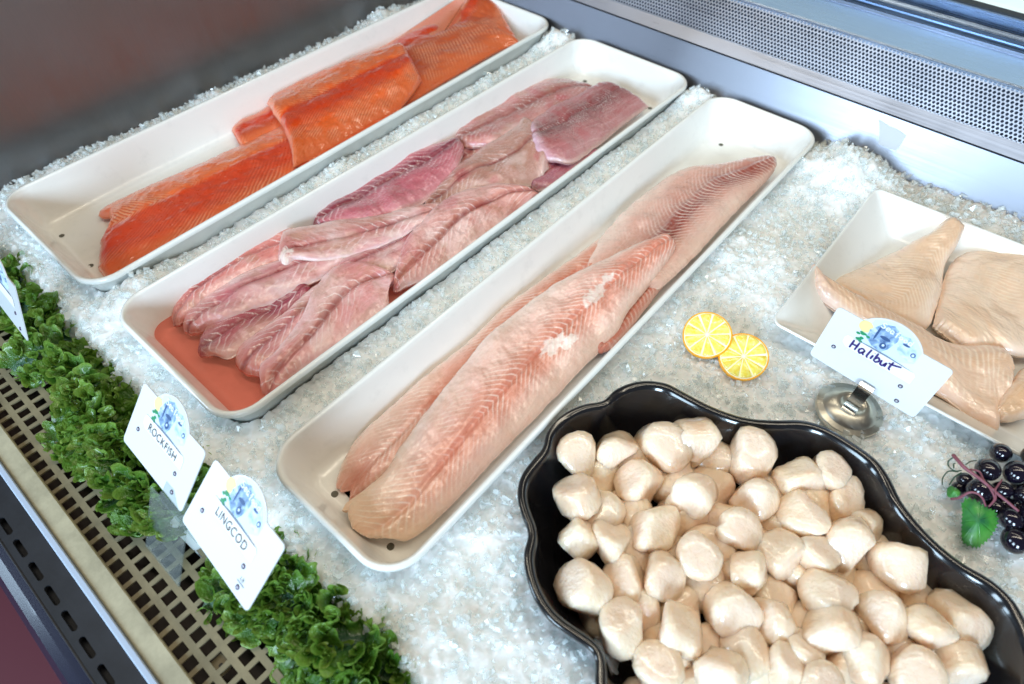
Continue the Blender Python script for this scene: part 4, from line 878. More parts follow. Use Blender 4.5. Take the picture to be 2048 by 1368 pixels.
UNDER = [(650, 285), (445, 470), (535, 440), (690, 480), (860, 450), (865, 560), (760, 670), (840, 640), (830, 740), (1060, 670), (1260, 720), (1000, 800), (900, 820), (570, 780), (800, 930), (720, 960), (590, 990), (1120, 950), (1180, 880), (1430, 880), (1330, 868), (1590, 965), (400, 1000),
         (670, 1165), (800, 1150), (1000, 1110), (1400, 1070), (1560, 1150), (1700, 1180), (1350, 1290), (1040, 1300), (740, 1290), (1690, 1010), (1480, 800), (1230, 610), (520, 640), (680, 780), (1200, 1060), (1100, 560)]
SHORT = ['bluish white corner', 'bright faceted', 'big smooth', 'round back-lobe', 'ragged frilled', 'wet rounded', 'yellowish', 'flat-sided', 'ball-shaped', 'torn white-fronted', 'large upright', 'wrinkled leaning', 'squeezed wrinkled', 'broad high', 'soft pinkish', 'smooth domed', 'two-faced', 'heart-shaped',
         'broad low', 'small wall-side', 'tall wall-side', 'torn split', 'pale-disc', 'triangular', 'shaded small', 'white wedge', 'striated', 'half-covered middle', 'large round tan', 'large plump', 'drum-shaped', 'slanting tan', 'narrow tan', 'bright-tipped tall', 'flat white-faced', 'farthest split', 'oval-faced',
         'pinkish lower', 'fluted', 'pale front-row', 'smooth front-row', 'lower bright-tip', 'broad front', 'shaded yellowish', 'lower-middle front', 'small front-row']
def beside(x, y):
    k = min(range(len(TOPS)), key=lambda q: (TOPS[q][0] - x) ** 2 + (TOPS[q][1] - y) ** 2); dx, dy = x - TOPS[k][0], y - TOPS[k][1]
    return ('right of' if dx > 0 else 'left of') if abs(dx) > abs(dy) * 0.9 else ('in front of' if dy > 0 else 'behind'), SHORT[k]
for i, (x, y) in enumerate(UNDER):
    scallop('partly covered cream scallop just %s the %s one' % beside(x, y), SF[0] + x / SF[2], SF[1] + y / SF[2], 112 / SF[2], 108 / SF[2], -0.021, 1200 + i, group='covered scallops lower in the heap')
NEAR = [(520, 1370), (700, 1365), (880, 1390), (1060, 1380), (1230, 1395), (1400, 1375), (1570, 1385), (1740, 1370)]
for i, (x, y) in enumerate(NEAR):  # the near end of the heap, cut by the picture's lower edge
    scallop('scallop cut by the lower picture edge, %s in that row' % ['first', 'second', 'third', 'fourth', 'fifth', 'sixth', 'seventh', 'last'][i], SF[0] + x / SF[2], SF[1] + y / SF[2], 104 / SF[2], 100 / SF[2], -0.014, 1400 + i, group='scallops at the near end')
settle()

# ------------------------------------------------------------------ lemon slices
M['lemon_rind'] = mat('lemon_rind', tuple(lin((252, 172, 10))), 0.28, **{'Subsurface Weight': 0.3, 'Subsurface Scale': 0.004, 'Coat Weight': 0.5})
M['lemon_pith'] = mat('lemon_pith', tuple(lin((252, 242, 205))), 0.35, **{'Coat Weight': 0.5, 'Coat Roughness': 0.1})
m = M['lemon_flesh'] = mat('lemon_flesh', tuple(lin((246, 222, 90))), 0.20, **{'Subsurface Weight': 0.35, 'Subsurface Scale': 0.005, 'Coat Weight': 0.6, 'Coat Roughness': 0.08})
n = N(m, 'ShaderNodeTexNoise'); n.inputs['Scale'].default_value = 300; n.inputs['Detail'].default_value = 3; L(m, coords(m), n.inputs['Vector'])
L(m, ramp(m, n.outputs[0], [(0.3, tuple(lin((240, 208, 60)))), (0.7, tuple(lin((250, 234, 130))))]), bsdf(m).inputs['Base Color']); L(m, bump(m, n.outputs[0], 0.3, 0.0008), bsdf(m).inputs['Normal'])
def lemon(label, px, py, z, R, normal, spin):
    c = at(px, py, z); root = empty('lemon_slice', label, 'lemon slice', tuple(c), 'fake lemon slices on the ice')
    q = rot_to(normal, spin); root.matrix_world = Matrix([[*q[0], c[0]], [*q[1], c[1]], [*q[2], c[2]], [0, 0, 0, 1]])
    th = np.linspace(0, 2 * np.pi, 72, endpoint=False); e = np.stack([np.cos(th), np.sin(th)], 1) * (1 + 0.012 * np.sin(3 * th + spin))[:, None]
    prof = [(0.90, -0.0035), (0.97, -0.0033), (1.0, -0.0022), (1.0, 0.0018), (0.985, 0.0028), (0.955, 0.0031), (0.93, 0.0028)]
    V = np.concatenate([np.c_[e * R * a, np.full(72, h)] for a, h in prof]); mk('rind', V, [grid_faces(len(prof), 72, True)], M['lemon_rind'], root)
    V = np.concatenate([np.c_[e * R * 0.945, np.full(72, -0.003)], np.c_[e * R * 0.945, np.full(72, 0.0027)], np.c_[e * R * 0.90, np.full(72, 0.0030)]])
    mk('pith', V, [grid_faces(3, 72, True), np.arange(72) + 144, np.arange(72)[::-1].copy()], M['lemon_pith'], root)
    for k in range(10):
        a0, a1 = k * 2 * math.pi / 10 + 0.045 + 0.02 * math.sin(k * 5 + spin), (k + 1) * 2 * math.pi / 10 - 0.045
        mid = (a0 + a1) / 2; pts = [(0.06 * math.cos(mid), 0.06 * math.sin(mid))]
        for s in np.linspace(0, 1, 7): a = a0 + (a1 - a0) * s; rr = 0.90 - 0.02 * abs(2 * s - 1) ** 4; pts.append((rr * math.cos(a), rr * math.sin(a)))
        P = np.array(pts) * R; cc = P.mean(axis=0); kk = len(P)
        V = np.concatenate([np.c_[P, np.full(kk, 0.0026)], np.c_[cc + (P - cc) * 0.97, np.full(kk, 0.0036)], np.c_[cc + (P - cc) * 0.86, np.full(kk, 0.0041)]])
        mk('segment', V, [grid_faces(3, kk, True), np.arange(kk) + 2 * kk], M['lemon_flesh'], root)
lemon('bright lemon slice on the ice, upper of the overlapping pair', 1414, 671, -0.010, 0.0232, (0.06, -0.50, 0.86), 0.3)
lemon('bright lemon slice on the ice, lower one slipped under its twin', 1486, 714, -0.0155, 0.0232, (0.14, -0.42, 0.90), 1.0)

# ------------------------------------------------------------------ bunch of dark grapes
m = M['grape'] = mat('grape_skin', (0.007, 0.005, 0.013), 0.12, **{'Coat Weight': 0.6, 'Coat Roughness': 0.05})
M['vine'] = mat('vine_stem', tuple(lin((128, 72, 84))), 0.5); M['tendril'] = mat('green_tendril', tuple(lin((38, 66, 44))), 0.45)
m = M['leaf'] = mat('grape_leaf', (0.03, 0.16, 0.03), 0.42, **{'Coat Weight': 0.1})
n = N(m, 'ShaderNodeTexNoise'); n.inputs['Scale'].default_value = 60; n.inputs['Detail'].default_value = 6; L(m, coords(m), n.inputs['Vector'])
L(m, ramp(m, n.outputs[0], [(0.35, (0.012, 0.10, 0.045)), (0.55, (0.04, 0.22, 0.03)), (0.75, (0.10, 0.32, 0.06))]), bsdf(m).inputs['Base Color'])
FG = (1800, 840, 4.56); g0 = at(1985, 985, -0.018)
gr = empty('grape_bunch', 'bunch of black plastic grapes with a green leaf on the ice', 'grapes', tuple(g0))
def gp(x, y, z): return at(FG[0] + x / FG[2], FG[1] + y / FG[2], z) - g0
gi = 0
for x, y, r_, z in [(918, 300, 100, 0.000), (800, 452, 112, 0.002), (1062, 478, 112, 0.003), (590, 545, 74, -0.010), (530, 625, 66, -0.015), (722, 645, 118, -0.004), (1012, 905, 100, -0.004), (1045, 1100, 112, -0.008), (1150, 690, 96, 0.001), (925, 640, 90, -0.004), (860, 790, 90, -0.010), (1230, 340, 110, -0.002),
                    (1260, 560, 112, 0.004), (1210, 860, 110, 0.002), (1240, 1040, 108, -0.004), (1400, 450, 112, 0.002), (1420, 700, 112, 0.005), (1390, 930, 112, 0.000), (1560, 600, 112, 0.0), (1570, 820, 112, 0.0), (960, 780, 90, -0.012), (1090, 790, 90, -0.010), (1120, 580, 90, -0.010)]:
    rr = r_ / FG[2] / 2750; r2 = np.random.default_rng(gi + 60); gi += 1
    V = ICO_V * [rr, rr, rr * 1.14]
    V = V @ rot_to(r2.normal(size=3) + [0.8, -0.3, 0], 0).T
    mk('grape', V + gp(x, y, z), ICO_F, M['grape'], gr)
def stem(pts, r0, r1, name='stem', k='vine'):
    P = np.array([gp(x, y, z) for x, y, z in pts]); V, F = tube(P, np.linspace(r0, r1, len(P)), 8, 40); mk(name, V, F, M[k], gr)
stem([(485, 320, 0.010), (530, 370, 0.012), (590, 435, 0.013), (680, 500, 0.013), (760, 560, 0.014), (850, 640, 0.012), (960, 730, 0.010), (1080, 830, 0.008)], 0.0016, 0.0010)
stem([(640, 450, 0.013), (720, 470, 0.013), (760, 540, 0.014), (830, 640, 0.013), (860, 720, 0.010), (810, 790, 0.006)], 0.0008, 0.0006)
stem([(470, 720, -0.006), (540, 710, 0.002), (620, 665, 0.010), (690, 665, 0.012), (750, 710, 0.010), (780, 785, 0.004)], 0.0011, 0.0007)
stem([(930, 545, 0.013), (860, 630, 0.013), (800, 590, 0.013)], 0.0006, 0.0005)
stem([(820, 780, 0.006), (870, 720, 0.010), (870, 640, 0.013), (910, 570, 0.014)], 0.0007, 0.0006)
stem([(485, 340, 0.010), (440, 380, 0.006), (450, 430, 0.004), (510, 465, 0.004), (560, 460, 0.008)], 0.0006, 0.0005, 'tendril', 'tendril')
stem([(530, 470, 0.004), (440, 470, -0.002), (390, 530, -0.008), (385, 590, -0.014)], 0.0006, 0.0004, 'tendril', 'tendril')
stem([(560, 480, 0.004), (490, 530, 0.000), (450, 590, -0.008)], 0.0006, 0.0005, 'tendril', 'tendril')
stem([(600, 405, 0.008), (650, 375, 0.006), (700, 370, 0.004)], 0.0005, 0.0004, 'tendril', 'tendril')
stem([(490, 440, 0.004), (490, 400, 0.008), (505, 395, 0.008)], 0.0005, 0.0004, 'tendril', 'tendril')
def leafblade(outl, cen, bulge, seed):
    O = np.array([gp(*p) for p in outl]); k = 160; O = np.r_[O, O[:1]]; O = catmull(O, k)[:-1]; k -= 1
    c = gp(*cen); t = np.arange(k); ser = 1 + 0.05 * (np.abs((t % 5) - 2.5) - 1.25) * (1 if True else 0)
    loops = []
    for s in np.linspace(0.08, 1, 12):
        q = c + (O - c) * s * (ser[:, None] if s > 0.95 else 1); q[:, 2] += bulge * (1 - s * s) + 0.0012 * s * fbm(q[:, 0] * 160, q[:, 1] * 160, seed=seed, o=3) - 0.0006 * np.exp(-((np.sin(t * 2 * np.pi / k * 3.5)) / 0.12) ** 2); loops.append(q)
    return np.concatenate(loops), [grid_faces(12, k, True), np.arange(k)[::-1].copy()]
V, F = leafblade([(565, 760, -0.004), (610, 710, 0.000), (700, 740, 0.003), (790, 800, 0.003), (870, 840, 0.001), (890, 940, -0.004), (830, 1060, -0.009), (760, 1130, -0.013), (690, 1165, -0.015), (575, 1110, -0.015), (566, 940, -0.010)], (690, 930, -0.003), 0.003, 5); mk('leaf', V, F, M['leaf'], gr)
V, F = leafblade([(430, 620, -0.010), (470, 600, -0.008), (550, 660, -0.005), (520, 700, -0.007), (440, 700, -0.011)], (480, 655, -0.007), 0.002, 6); mk('leaf', V, F, M['leaf'], gr)

# ------------------------------------------------------------------ curly kale along the front of the ice
m = M['kale'] = mat('kale_leaf', (0.05, 0.15, 0.02), 0.26, **{'Coat Weight': 0.45, 'Coat Roughness': 0.15, 'Subsurface Weight': 0.0})
a = N(m, 'ShaderNodeAttribute', attribute_name='Col'); L(m, a.outputs['Color'], bsdf(m).inputs['Base Color'])
n = N(m, 'ShaderNodeTexNoise'); n.inputs['Scale'].default_value = 430; n.inputs['Detail'].default_value = 3; L(m, coords(m), n.inputs['Vector']); L(m, bump(m, n.outputs[0], 0.9, 0.0022), bsdf(m).inputs['Normal'])
tr = N(m, 'ShaderNodeBsdfTranslucent'); L(m, a.outputs['Color'], tr.inputs['Color']); mx = N(m, 'ShaderNodeMixShader'); mx.inputs[0].default_value = 0.28
out = m.node_tree.nodes['Material Output']; L(m, bsdf(m).outputs[0], mx.inputs[1]); L(m, tr.outputs[0], mx.inputs[2]); L(m, mx.outputs[0], out.inputs['Surface'])
def kale_leaf(parent, org, pos, direction, up, Ln, Wd, seed):
    "one curled leaf: a midrib with two upright margins gathered into ruffles on ruffles"
    r = np.random.default_rng(seed); nt, ns = 220, 21
    t = np.linspace(0, 1, nt); s = np.linspace(-1, 1, ns); T, S = np.meshgrid(t, s, indexing='ij'); a = np.abs(S); sg = np.sign(S)
    env = np.clip(np.sin(np.pi * (0.10 + 0.88 * T)), 0, 1) ** 0.6
    k1, k2, k3 = r.uniform(2.0, 3.0), r.uniform(5.5, 7.5), r.uniform(15, 20); p = r.random(6) * 6.28
    ph1 = 2 * np.pi * k1 * T + p[0] + p[1] * sg + 1.0 * vnoise(T * 4, sg * 3, seed=seed); ph2 = 2 * np.pi * k2 * T + p[2] * sg + 1.6 * vnoise(T * 8, sg * 3, seed=seed + 1); ph3 = 2 * np.pi * k3 * T + p[3] * sg + 2 * vnoise(T * 20, sg * 3, seed=seed + 2)
    e1, e2, e3 = smooth(0.05, 1.0, a), smooth(0.25, 1.0, a), smooth(0.60, 1.0, a)
    xx = sg * Wd * env * (1 - (1 - a) ** 1.5) * 0.95 + e1 * 0.0062 * np.sin(ph1) + e2 * 0.0044 * np.sin(ph2) + e3 * 0.0030 * np.sin(ph3)
    yy = (T - 0.5) * Ln + e1 * 0.0050 * np.cos(ph1) + e2 * 0.0040 * np.cos(ph2 + 0.5) + e3 * 0.0018 * np.cos(ph3)
    zz = Wd * env * a ** 1.4 * 0.60 + e2 * 0.0022 * np.cos(ph1 * 1.7 + 1) + smooth(0.8, 1.0, a) * 0.0030 * vnoise(T * 95, sg * 4, seed=seed + 2) + e3 * 0.0022 * np.cos(ph3 + 1) + 0.0012 * vnoise(T * 40, S * 8, seed=seed + 4) * e1 - 0.35 * Ln * (T - 0.5) ** 2
    y = np.asarray(direction, float); y /= np.linalg.norm(y); z = np.asarray(up, float); z = z - y * (y @ z); z /= np.linalg.norm(z); x = np.cross(y, z)
    V = (xx[..., None] * x + yy[..., None] * y + zz[..., None] * z).reshape(-1, 3) + np.asarray(pos) - org
    n1 = fbm(T * 7, S * 3, seed=seed + 5, o=3); tone = r.random()
    c = np.zeros(T.shape + (3,)) + np.array([0.040, 0.135, 0.016])
    c = mix(c, (0.125, 0.285, 0.026), np.clip(e1 * 0.75 + 0.5 * n1, 0, 1)); c = mix(c, (0.31, 0.46, 0.09), np.clip(e3 * 0.9 + 0.6 * n1 - 0.1, 0, 1) * (0.35 + 0.6 * tone))
    c = mix(c, (0.035, 0.115, 0.075), np.clip(smooth(0.45, 0.05, a), 0, 1) * 0.8); c = mix(c, (0.16, 0.24, 0.13), smooth(0.06, 0.0, a) * 0.8)
    mk('kale_leaf', V, grid_faces(nt, ns), M['kale'], parent, attrs={'Col': c.reshape(-1, 3)})
def kale(label, px_pts, n, seed, zlo=-0.052, zhi=-0.030, spread=0.018):
    P = np.array([at(x, y, -0.035) for x, y in px_pts]); org = P.mean(axis=0); org[2] = -0.055
    root = empty('kale_bunch', label, 'kale', tuple(org), 'curly kale garnish along the front edge')
    r = np.random.default_rng(seed); C = catmull(P, 60)
    for i in range(n):
        c = C[int(np.clip((i + r.random()) / n * 59, 0, 59))].copy()
        v = r.uniform(-1, 1); c[1] += v * spread; c[2] = zlo + (zhi - zlo) * (1 - v * v) * r.uniform(0.5, 1.05)
        ang = r.uniform(0, 6.28); d = (math.cos(ang), math.sin(ang) * 0.7, r.uniform(-0.25, 0.25)); up = (r.normal() * 0.40, v * 0.75 - 0.25 + 0.25 * r.normal(), 1)
        kale_leaf(root, org, c, d, up, r.uniform(0.046, 0.070), r.uniform(0.015, 0.023), seed * 100 + i)
kale('dark green curly kale by the partly hidden card at the far left corner', [(-40, 520), (15, 590), (60, 650), (110, 720), (150, 780)], 22, 3)
kale('green curly kale heaped behind the rockfish card', [(150, 790), (200, 850), (260, 920), (310, 975), (370, 1000), (420, 940)], 30, 5, zhi=-0.026)
kale('green curly kale under and beyond the lingcod card', [(500, 1105), (555, 1165), (615, 1230), (680, 1300), (750, 1370), (840, 1460)], 40, 7, zhi=-0.030, spread=0.021)

# ------------------------------------------------------------------ price cards
M['card'] = mat('card_plastic', (0.72, 0.74, 0.78), 0.28, **{'Coat Weight': 0.2})
M['slip'] = mat('name_slip', (0.88, 0.88, 0.87), 0.4)
M['slit'] = mat('slip_slot', (0.20, 0.24, 0.32), 0.5)
M['ink'] = mat('black_print', (0.02, 0.02, 0.03), 0.5); M['pen'] = mat('blue_pen', (0.03, 0.015, 0.16), 0.5)
M['white_ink'] = mat('white_print', (0.85, 0.88, 0.92), 0.5)
M['eyelet'] = mat('eyelet_metal', (0.10, 0.07, 0.12), 0.3, 0.9); M['eyelet_in'] = mat('eyelet_gap', (0.5, 0.5, 0.55), 0.4)
M['print_lemon'] = mat('printed_lemon', tuple(lin((232, 228, 150))), 0.4); M['print_parsley'] = mat('printed_parsley', tuple(lin((30, 140, 92))), 0.4)
M['print_pale'] = mat('printed_ice', tuple(lin((206, 226, 244))), 0.4)
m = M['print_fish'] = mat('printed_fish', tuple(lin((110, 140, 180))), 0.4)
n = N(m, 'ShaderNodeTexNoise'); n.inputs['Scale'].default_value = 170; n.inputs['Detail'].default_value = 5; n.inputs['Distortion'].default_value = 0.8; L(m, coords(m), n.inputs['Vector'])
L(m, ramp(m, n.outputs[0], [(0.30, tuple(lin((70, 100, 145)))), (0.52, tuple(lin((140, 170, 205)))), (0.72, tuple(lin((205, 222, 240))))]), bsdf(m).inputs['Base Color'])
m = M['print_fish_pale'] = mat('printed_fish_pale', (0.6, 0.7, 0.8), 0.4)
n = N(m, 'ShaderNodeTexNoise'); n.inputs['Scale'].default_value = 150; n.inputs['Detail'].default_value = 5; n.inputs['Distortion'].default_value = 0.8; L(m, coords(m), n.inputs['Vector'])
L(m, ramp(m, n.outputs[0], [(0.32, tuple(lin((150, 180, 215)))), (0.55, tuple(lin((205, 224, 242)))), (0.8, tuple(lin((238, 244, 250))))]), bsdf(m).inputs['Base Color'])
M['print_dark'] = mat('printed_fish_dark', tuple(lin((52, 82, 128))), 0.4)
m = M['acrylic'] = mat('clear_acrylic', (0.5, 0.54, 0.54), 0.3)
t_ = N(m, 'ShaderNodeBsdfTransparent'); t_.inputs[0].default_value = (0.90, 0.94, 0.93, 1); g_ = N(m, 'ShaderNodeBsdfGlossy'); g_.inputs['Roughness'].default_value = 0.12; 
x_ = N(m, 'ShaderNodeMixShader'); x_.inputs[0].default_value = 0.90; L(m, bsdf(m).outputs[0], x_.inputs[1]); L(m, t_.outputs[0], x_.inputs[2])
y_ = N(m, 'ShaderNodeMixShader'); y_.inputs[0].default_value = 0.07; L(m, x_.outputs[0], y_.inputs[1]); L(m, g_.outputs[0], y_.inputs[2]); L(m, y_.outputs[0], m.node_tree.nodes['Material Output'].inputs['Surface'])
CW, CH, CT = 0.094, 0.0570, 0.0009
def card_outline():
    r = 0.0035; pts = []
    def corner(cx, cz, a0):
        for a in np.radians(np.linspace(a0, a0 + 90, 6)): pts.append((cx + r * math.cos(a), cz + r * math.sin(a)))
    corner(CW / 2 - r, r, -90); corner(CW / 2 - r, CH - r, 0)
    x1, x0, hb = 0.247 * CW, -0.27 * CW, 0.0135
    hw = (x1 - x0) / 2; R = (hw * hw + hb * hb) / (2 * hb); a = math.asin(hw / R)
    for t in np.linspace(a, -a, 26): pts.append(((x0 + x1) / 2 + R * math.sin(t), CH + hb - R + R * math.cos(t)))
    corner(-CW / 2 + r, CH - r, 90); corner(-CW / 2 + r, r, 180)
    return np.array(pts)
CO = card_outline()
def flat(name, pts, y, mat_, parent, th=0.00012):
    "a thin printed or stuck-on piece lying y in front of the card's face"
    P = np.asarray(pts, float); k = len(P)
    if np.sum(P[:, 0] * np.roll(P[:, 1], -1) - P[:, 1] * np.roll(P[:, 0], -1)) < 0: P = P[::-1]
    V = np.r_[np.c_[P[:, 0], np.full(k, -y + th), P[:, 1]], np.c_[P[:, 0], np.full(k, -y), P[:, 1]]]
    return mk(name, V, [grid_faces(2, k, True), np.arange(k) + k], mat_, parent, smooth_=False)
def strokes(name, lines, width, y, mat_, parent):
    items = []
    for ln in lines:
        P = np.asarray(ln, float); P = catmull(P, max(8, 5 * len(P))) if len(P) > 2 else np.linspace(P[0], P[1], 6)
        T = np.gradient(P, axis=0); T /= np.linalg.norm(T, axis=1)[:, None] + 1e-12; nn = np.stack([-T[:, 1], T[:, 0]], 1)
        w = width * 0.5 * (0.8 + 0.35 * np.sin(np.linspace(0.3, 2.8, len(P))))[:, None]
        A, B = P + nn * w, P - nn * w; k = len(P)
        V = np.stack([np.c_[A[:, 0], np.full(k, -y), A[:, 1]], np.c_[B[:, 0], np.full(k, -y), B[:, 1]]], 1).reshape(-1, 3)
        items.append((V, grid_faces(k, 2)))
    V, F = merge(items); return mk(name, V, F, mat_, parent, smooth_=False)
def text(name, body, size, x, z, y, mat_, parent, stretch=1.0):
    cu = bpy.data.curves.new('t', 'FONT'); cu.body = body; cu.size = size; cu.align_x = 'CENTER'; cu.resolution_u = 3; cu.extrude = 0.00004; cu.offset = -0.00008; cu.space_character = 1.05
    tmp = bpy.data.objects.new('t', cu); COL.objects.link(tmp); bpy.context.view_layer.update()
    me = bpy.data.meshes.new_from_object(tmp.evaluated_get(bpy.context.evaluated_depsgraph_get())); bpy.data.objects.remove(tmp); bpy.data.curves.remove(cu)
    me.name = name; me.materials.clear(); me.materials.append(mat_)
    o = bpy.data.objects.new(name, me); COL.objects.link(o); o.parent = parent
    o.rotation_euler = (math.pi / 2, 0, 0); o.location = (x, -y, z); o.scale = (stretch, 1, 1); return o
SEA = {'S': [[(.8, .9), (.5, 1), (.2, .85), (.3, .6), (.65, .45), (.75, .2), (.45, 0), (.1, .1)]], 'e': [[(.1, .3), (.6, .35), (.55, .6), (.3, .6), (.1, .3), (.25, .02), (.65, .1)]], 'a': [[(.65, .5), (.35, .6), (.1, .3), (.3, 0), (.6, .3), (.65, .55), (.62, .1), (.8, .02)]],
       'f': [[(.75, .9), (.5, 1), (.4, .6), (.35, -.2)], [(.1, .55), (.7, .6)]], 'o': [[(.4, .6), (.1, .3), (.35, 0), (.65, .3), (.4, .6)]], 'd': [[(.6, .5), (.3, .6), (.1, .25), (.35, 0), (.6, .3)], [(.72, 1), (.66, .1), (.8, .02)]]}
HAL = {'H': [[(.12, 1), (.08, 0)], [(.72, 1.02), (.66, .02)], [(.1, .5), (.7, .54)]], 'a': SEA['a'], 'l': [[(.3, 1), (.22, .05), (.4, .0)]], 'i': [[(.25, .55), (.2, .02)], [(.3, .8), (.31, .84)]], 'b': [[(.15, 1), (.12, .02)], [(.13, .3), (.4, .58), (.6, .3), (.35, 0), (.12, .1)]],
       'u': [[(.1, .55), (.15, .08), (.4, .05), (.6, .5)], [(.62, .55), (.62, .02)]], 't': [[(.35, .95), (.3, .1), (.5, .0)], [(.0, .62), (.5, .66), (1.25, .86)]]}
def write(font, word, x, z, h, adv, slope=0.0):
    out = []; cx = x
    for ch in word:
        for ln in font[ch]: out.append([(cx + px * h * 0.85, z + pz * h + slope * (cx + px * h - x)) for px, pz in ln])
        cx += adv.get(ch, 0.78) * h
    return out
def price_card(label, cen, rv, word, hand=False, unit=False, group='white price cards'):
    root = empty('price_card', label, 'price card', tuple(cen), group)
    root.matrix_world = Matrix.Translation(cen) @ Matrix.Rotation(Vector(rv).length, 4, Vector(rv).normalized())
    k = len(CO); V = np.r_[np.c_[CO[:, 0], np.zeros(k), CO[:, 1]], np.c_[CO[:, 0], np.full(k, CT), CO[:, 1]]]
    mk('card', V, [grid_faces(2, k, True), np.arange(k)[::-1].copy(), np.arange(k) + k], M['card'], root, smooth_=False)
    # picture under the dome
    top = lambda x: CH + 0.0135 - 0.0008 - (((x + 0.011 * 0.1) / 0.0243) ** 2) * 0.0135
    xs_ = np.linspace(-0.0185, 0.0225, 24)
    flat('picture', [(x, min(top(x), CH + 0.0122)) for x in xs_] + [(0.0225, CH - 0.012), (0.012, CH - 0.0185), (-0.0185, CH - 0.0185)], 0.00016, M['print_pale'], root)
    flat('fish_print', [(-0.0175, CH - 0.004), (-0.012, CH + 0.006), (-0.004, CH + 0.0095), (0.003, CH + 0.006), (0.004, CH - 0.002), (0.0015, CH - 0.012), (-0.002, CH - 0.0178), (-0.010, CH - 0.0165), (-0.0165, CH - 0.0125)], 0.00034, M['print_fish'], root)
    flat('fish_print', [(0.0040, CH + 0.0055), (0.010, CH + 0.0068), (0.016, CH + 0.0030), (0.0205, CH - 0.0030), (0.0222, CH - 0.0105), (0.0195, CH - 0.0130), (0.0120, CH - 0.0115), (0.0070, CH - 0.0085), (0.0045, CH - 0.001)], 0.00034, M['print_fish_pale'], root)
    th = np.linspace(0, 2 * np.pi, 16, endpoint=False); el = lambda x, z, a, b: np.stack([x + a * np.cos(th), z + b * np.sin(th)], 1)
    for x, z, a, b in ((-0.0045, CH - 0.0045, 0.0042, 0.0016), (-0.0030, CH - 0.0115, 0.0026, 0.0030), (-0.0115, CH - 0.0030, 0.0009, 0.0075), (0.0105, CH - 0.0005, 0.0028, 0.0011)): flat('fish_shade', el(x, z, a, b), 0.0005, M['print_dark'], root)
    for x, z in ((-0.0030, CH - 0.0108), (0.0185, CH - 0.0055)):
        flat('fish_eye', el(x, z, 0.0019, 0.0022), 0.0006, M['print_dark'], root); flat('fish_eye', el(x, z, 0.0010, 0.0012), 0.0007, M['print_pale'], root)
    flat('lemon_print', el(-0.0210, CH + 0.0000 - 0.0035, 0.0058, 0.0055), 0.00030, M['print_lemon'], root)
    r = np.random.default_rng(3); lf = []
    for q in range(9): lf.append(el(-0.0195 + 0.0032 * r.normal() * 0.6, CH - 0.0085 - 0.0012 * q + 0.001 * r.normal(), 0.0017, 0.0011))
    V, F = merge([(np.c_[e[:, 0], np.full(16, -0.00042 - 0.00001 * i), e[:, 1]], [np.arange(16)]) for i, e in enumerate(lf)]); mk('parsley_print', V, F, M['print_parsley'], root, smooth_=False)['kind'] = 'stuff'
    adv = {'S': .85, 'f': .72, 'e': .7, 'a': .82, 'o': .74}
    strokes('script_print', write(SEA, 'Seafood', -0.0125, CH + 0.0034, 0.0050, adv, -0.10), 0.00085, 0.0008, M['white_ink'], root)
    # slot with the name slip
    flat('name_slip', [(-0.0290, CH - 0.0190), (0.0265, CH - 0.0190), (0.0290, CH - 0.0215), (0.0290, CH - 0.0300), (-0.0260, CH - 0.0300), (-0.0300, CH - 0.0270), (-0.0305, CH - 0.0220)], 0.00045, M['slip'], root)
    flat('slip_slot', [(-0.0240, CH - 0.0188), (-0.010, CH - 0.0176), (0.004, CH - 0.0174), (0.0255, CH - 0.0192), (0.004, CH - 0.0186)], 0.0007, M['slit'], root)
    if hand: strokes('name_writing', write(HAL, 'Halibut', -0.0235, CH - 0.0285, 0.0088, {'H': .80, 'a': .74, 'l': .40, 'i': .38, 'b': .60, 'u': .66, 't': .5}, 0.02), 0.0014, 0.0011, M['pen'], root)
    elif word: text('name_print', word, 0.0096, -0.0005, CH - 0.0284, 0.0011, M['ink'], root, 0.92)
    if unit: text('unit_print', 'LB', 0.0042, 0.0300, 0.0118, 0.0004, M['ink'], root); flat('unit_rule', [(0.026, 0.0098), (0.0345, 0.0098), (0.0345, 0.0102), (0.026, 0.0102)], 0.0004, M['slit'], root)
    for x, z in ((-0.0335, 0.0205), (0.0250, 0.0205), (0.0295, 0.0062)):
        V, F = merge([(np.concatenate([np.c_[el(x, z, a, a)[:, 0], np.full(16, -d), el(x, z, a, a)[:, 1]] for a, d in ((0.0019, 0.0), (0.0018, 0.0005), (0.0014, 0.0008), (0.0010, 0.0006))]), [grid_faces(4, 16, True)])])
        o = mk('eyelet', V, F, M['eyelet'], root)
        mk('eyelet_hole', np.c_[el(x, z, 0.00105, 0.00105)[:, 0], np.full(16, -0.0004), el(x, z, 0.00105, 0.00105)[:, 1]], [np.arange(16)], M['eyelet_in'], o)
    return root
price_card('white price card reading ROCKFISH, leaning over the kale', (-0.3629, -0.0156, 0.0052), (-0.7498, 0.0044, -0.0329), 'ROCKFISH')
price_card('white price card reading LINGCOD with a small LB mark', (-0.2603, -0.0227, 0.0115), (-0.8584, 0.0055, -0.0730), 'LINGCOD', unit=True)
price_card('white price card with Halibut handwritten in blue, on a steel stand', (0.0271, 0.4265, 0.0164), (-0.1459, -0.0134, -0.0952), 'Halibut', hand=True)
price_card('white price card cut off by the edge beside the salmon tray', (-0.6219, -0.0191, -0.0039), (-0.3989, -0.155, -0.0517), None)
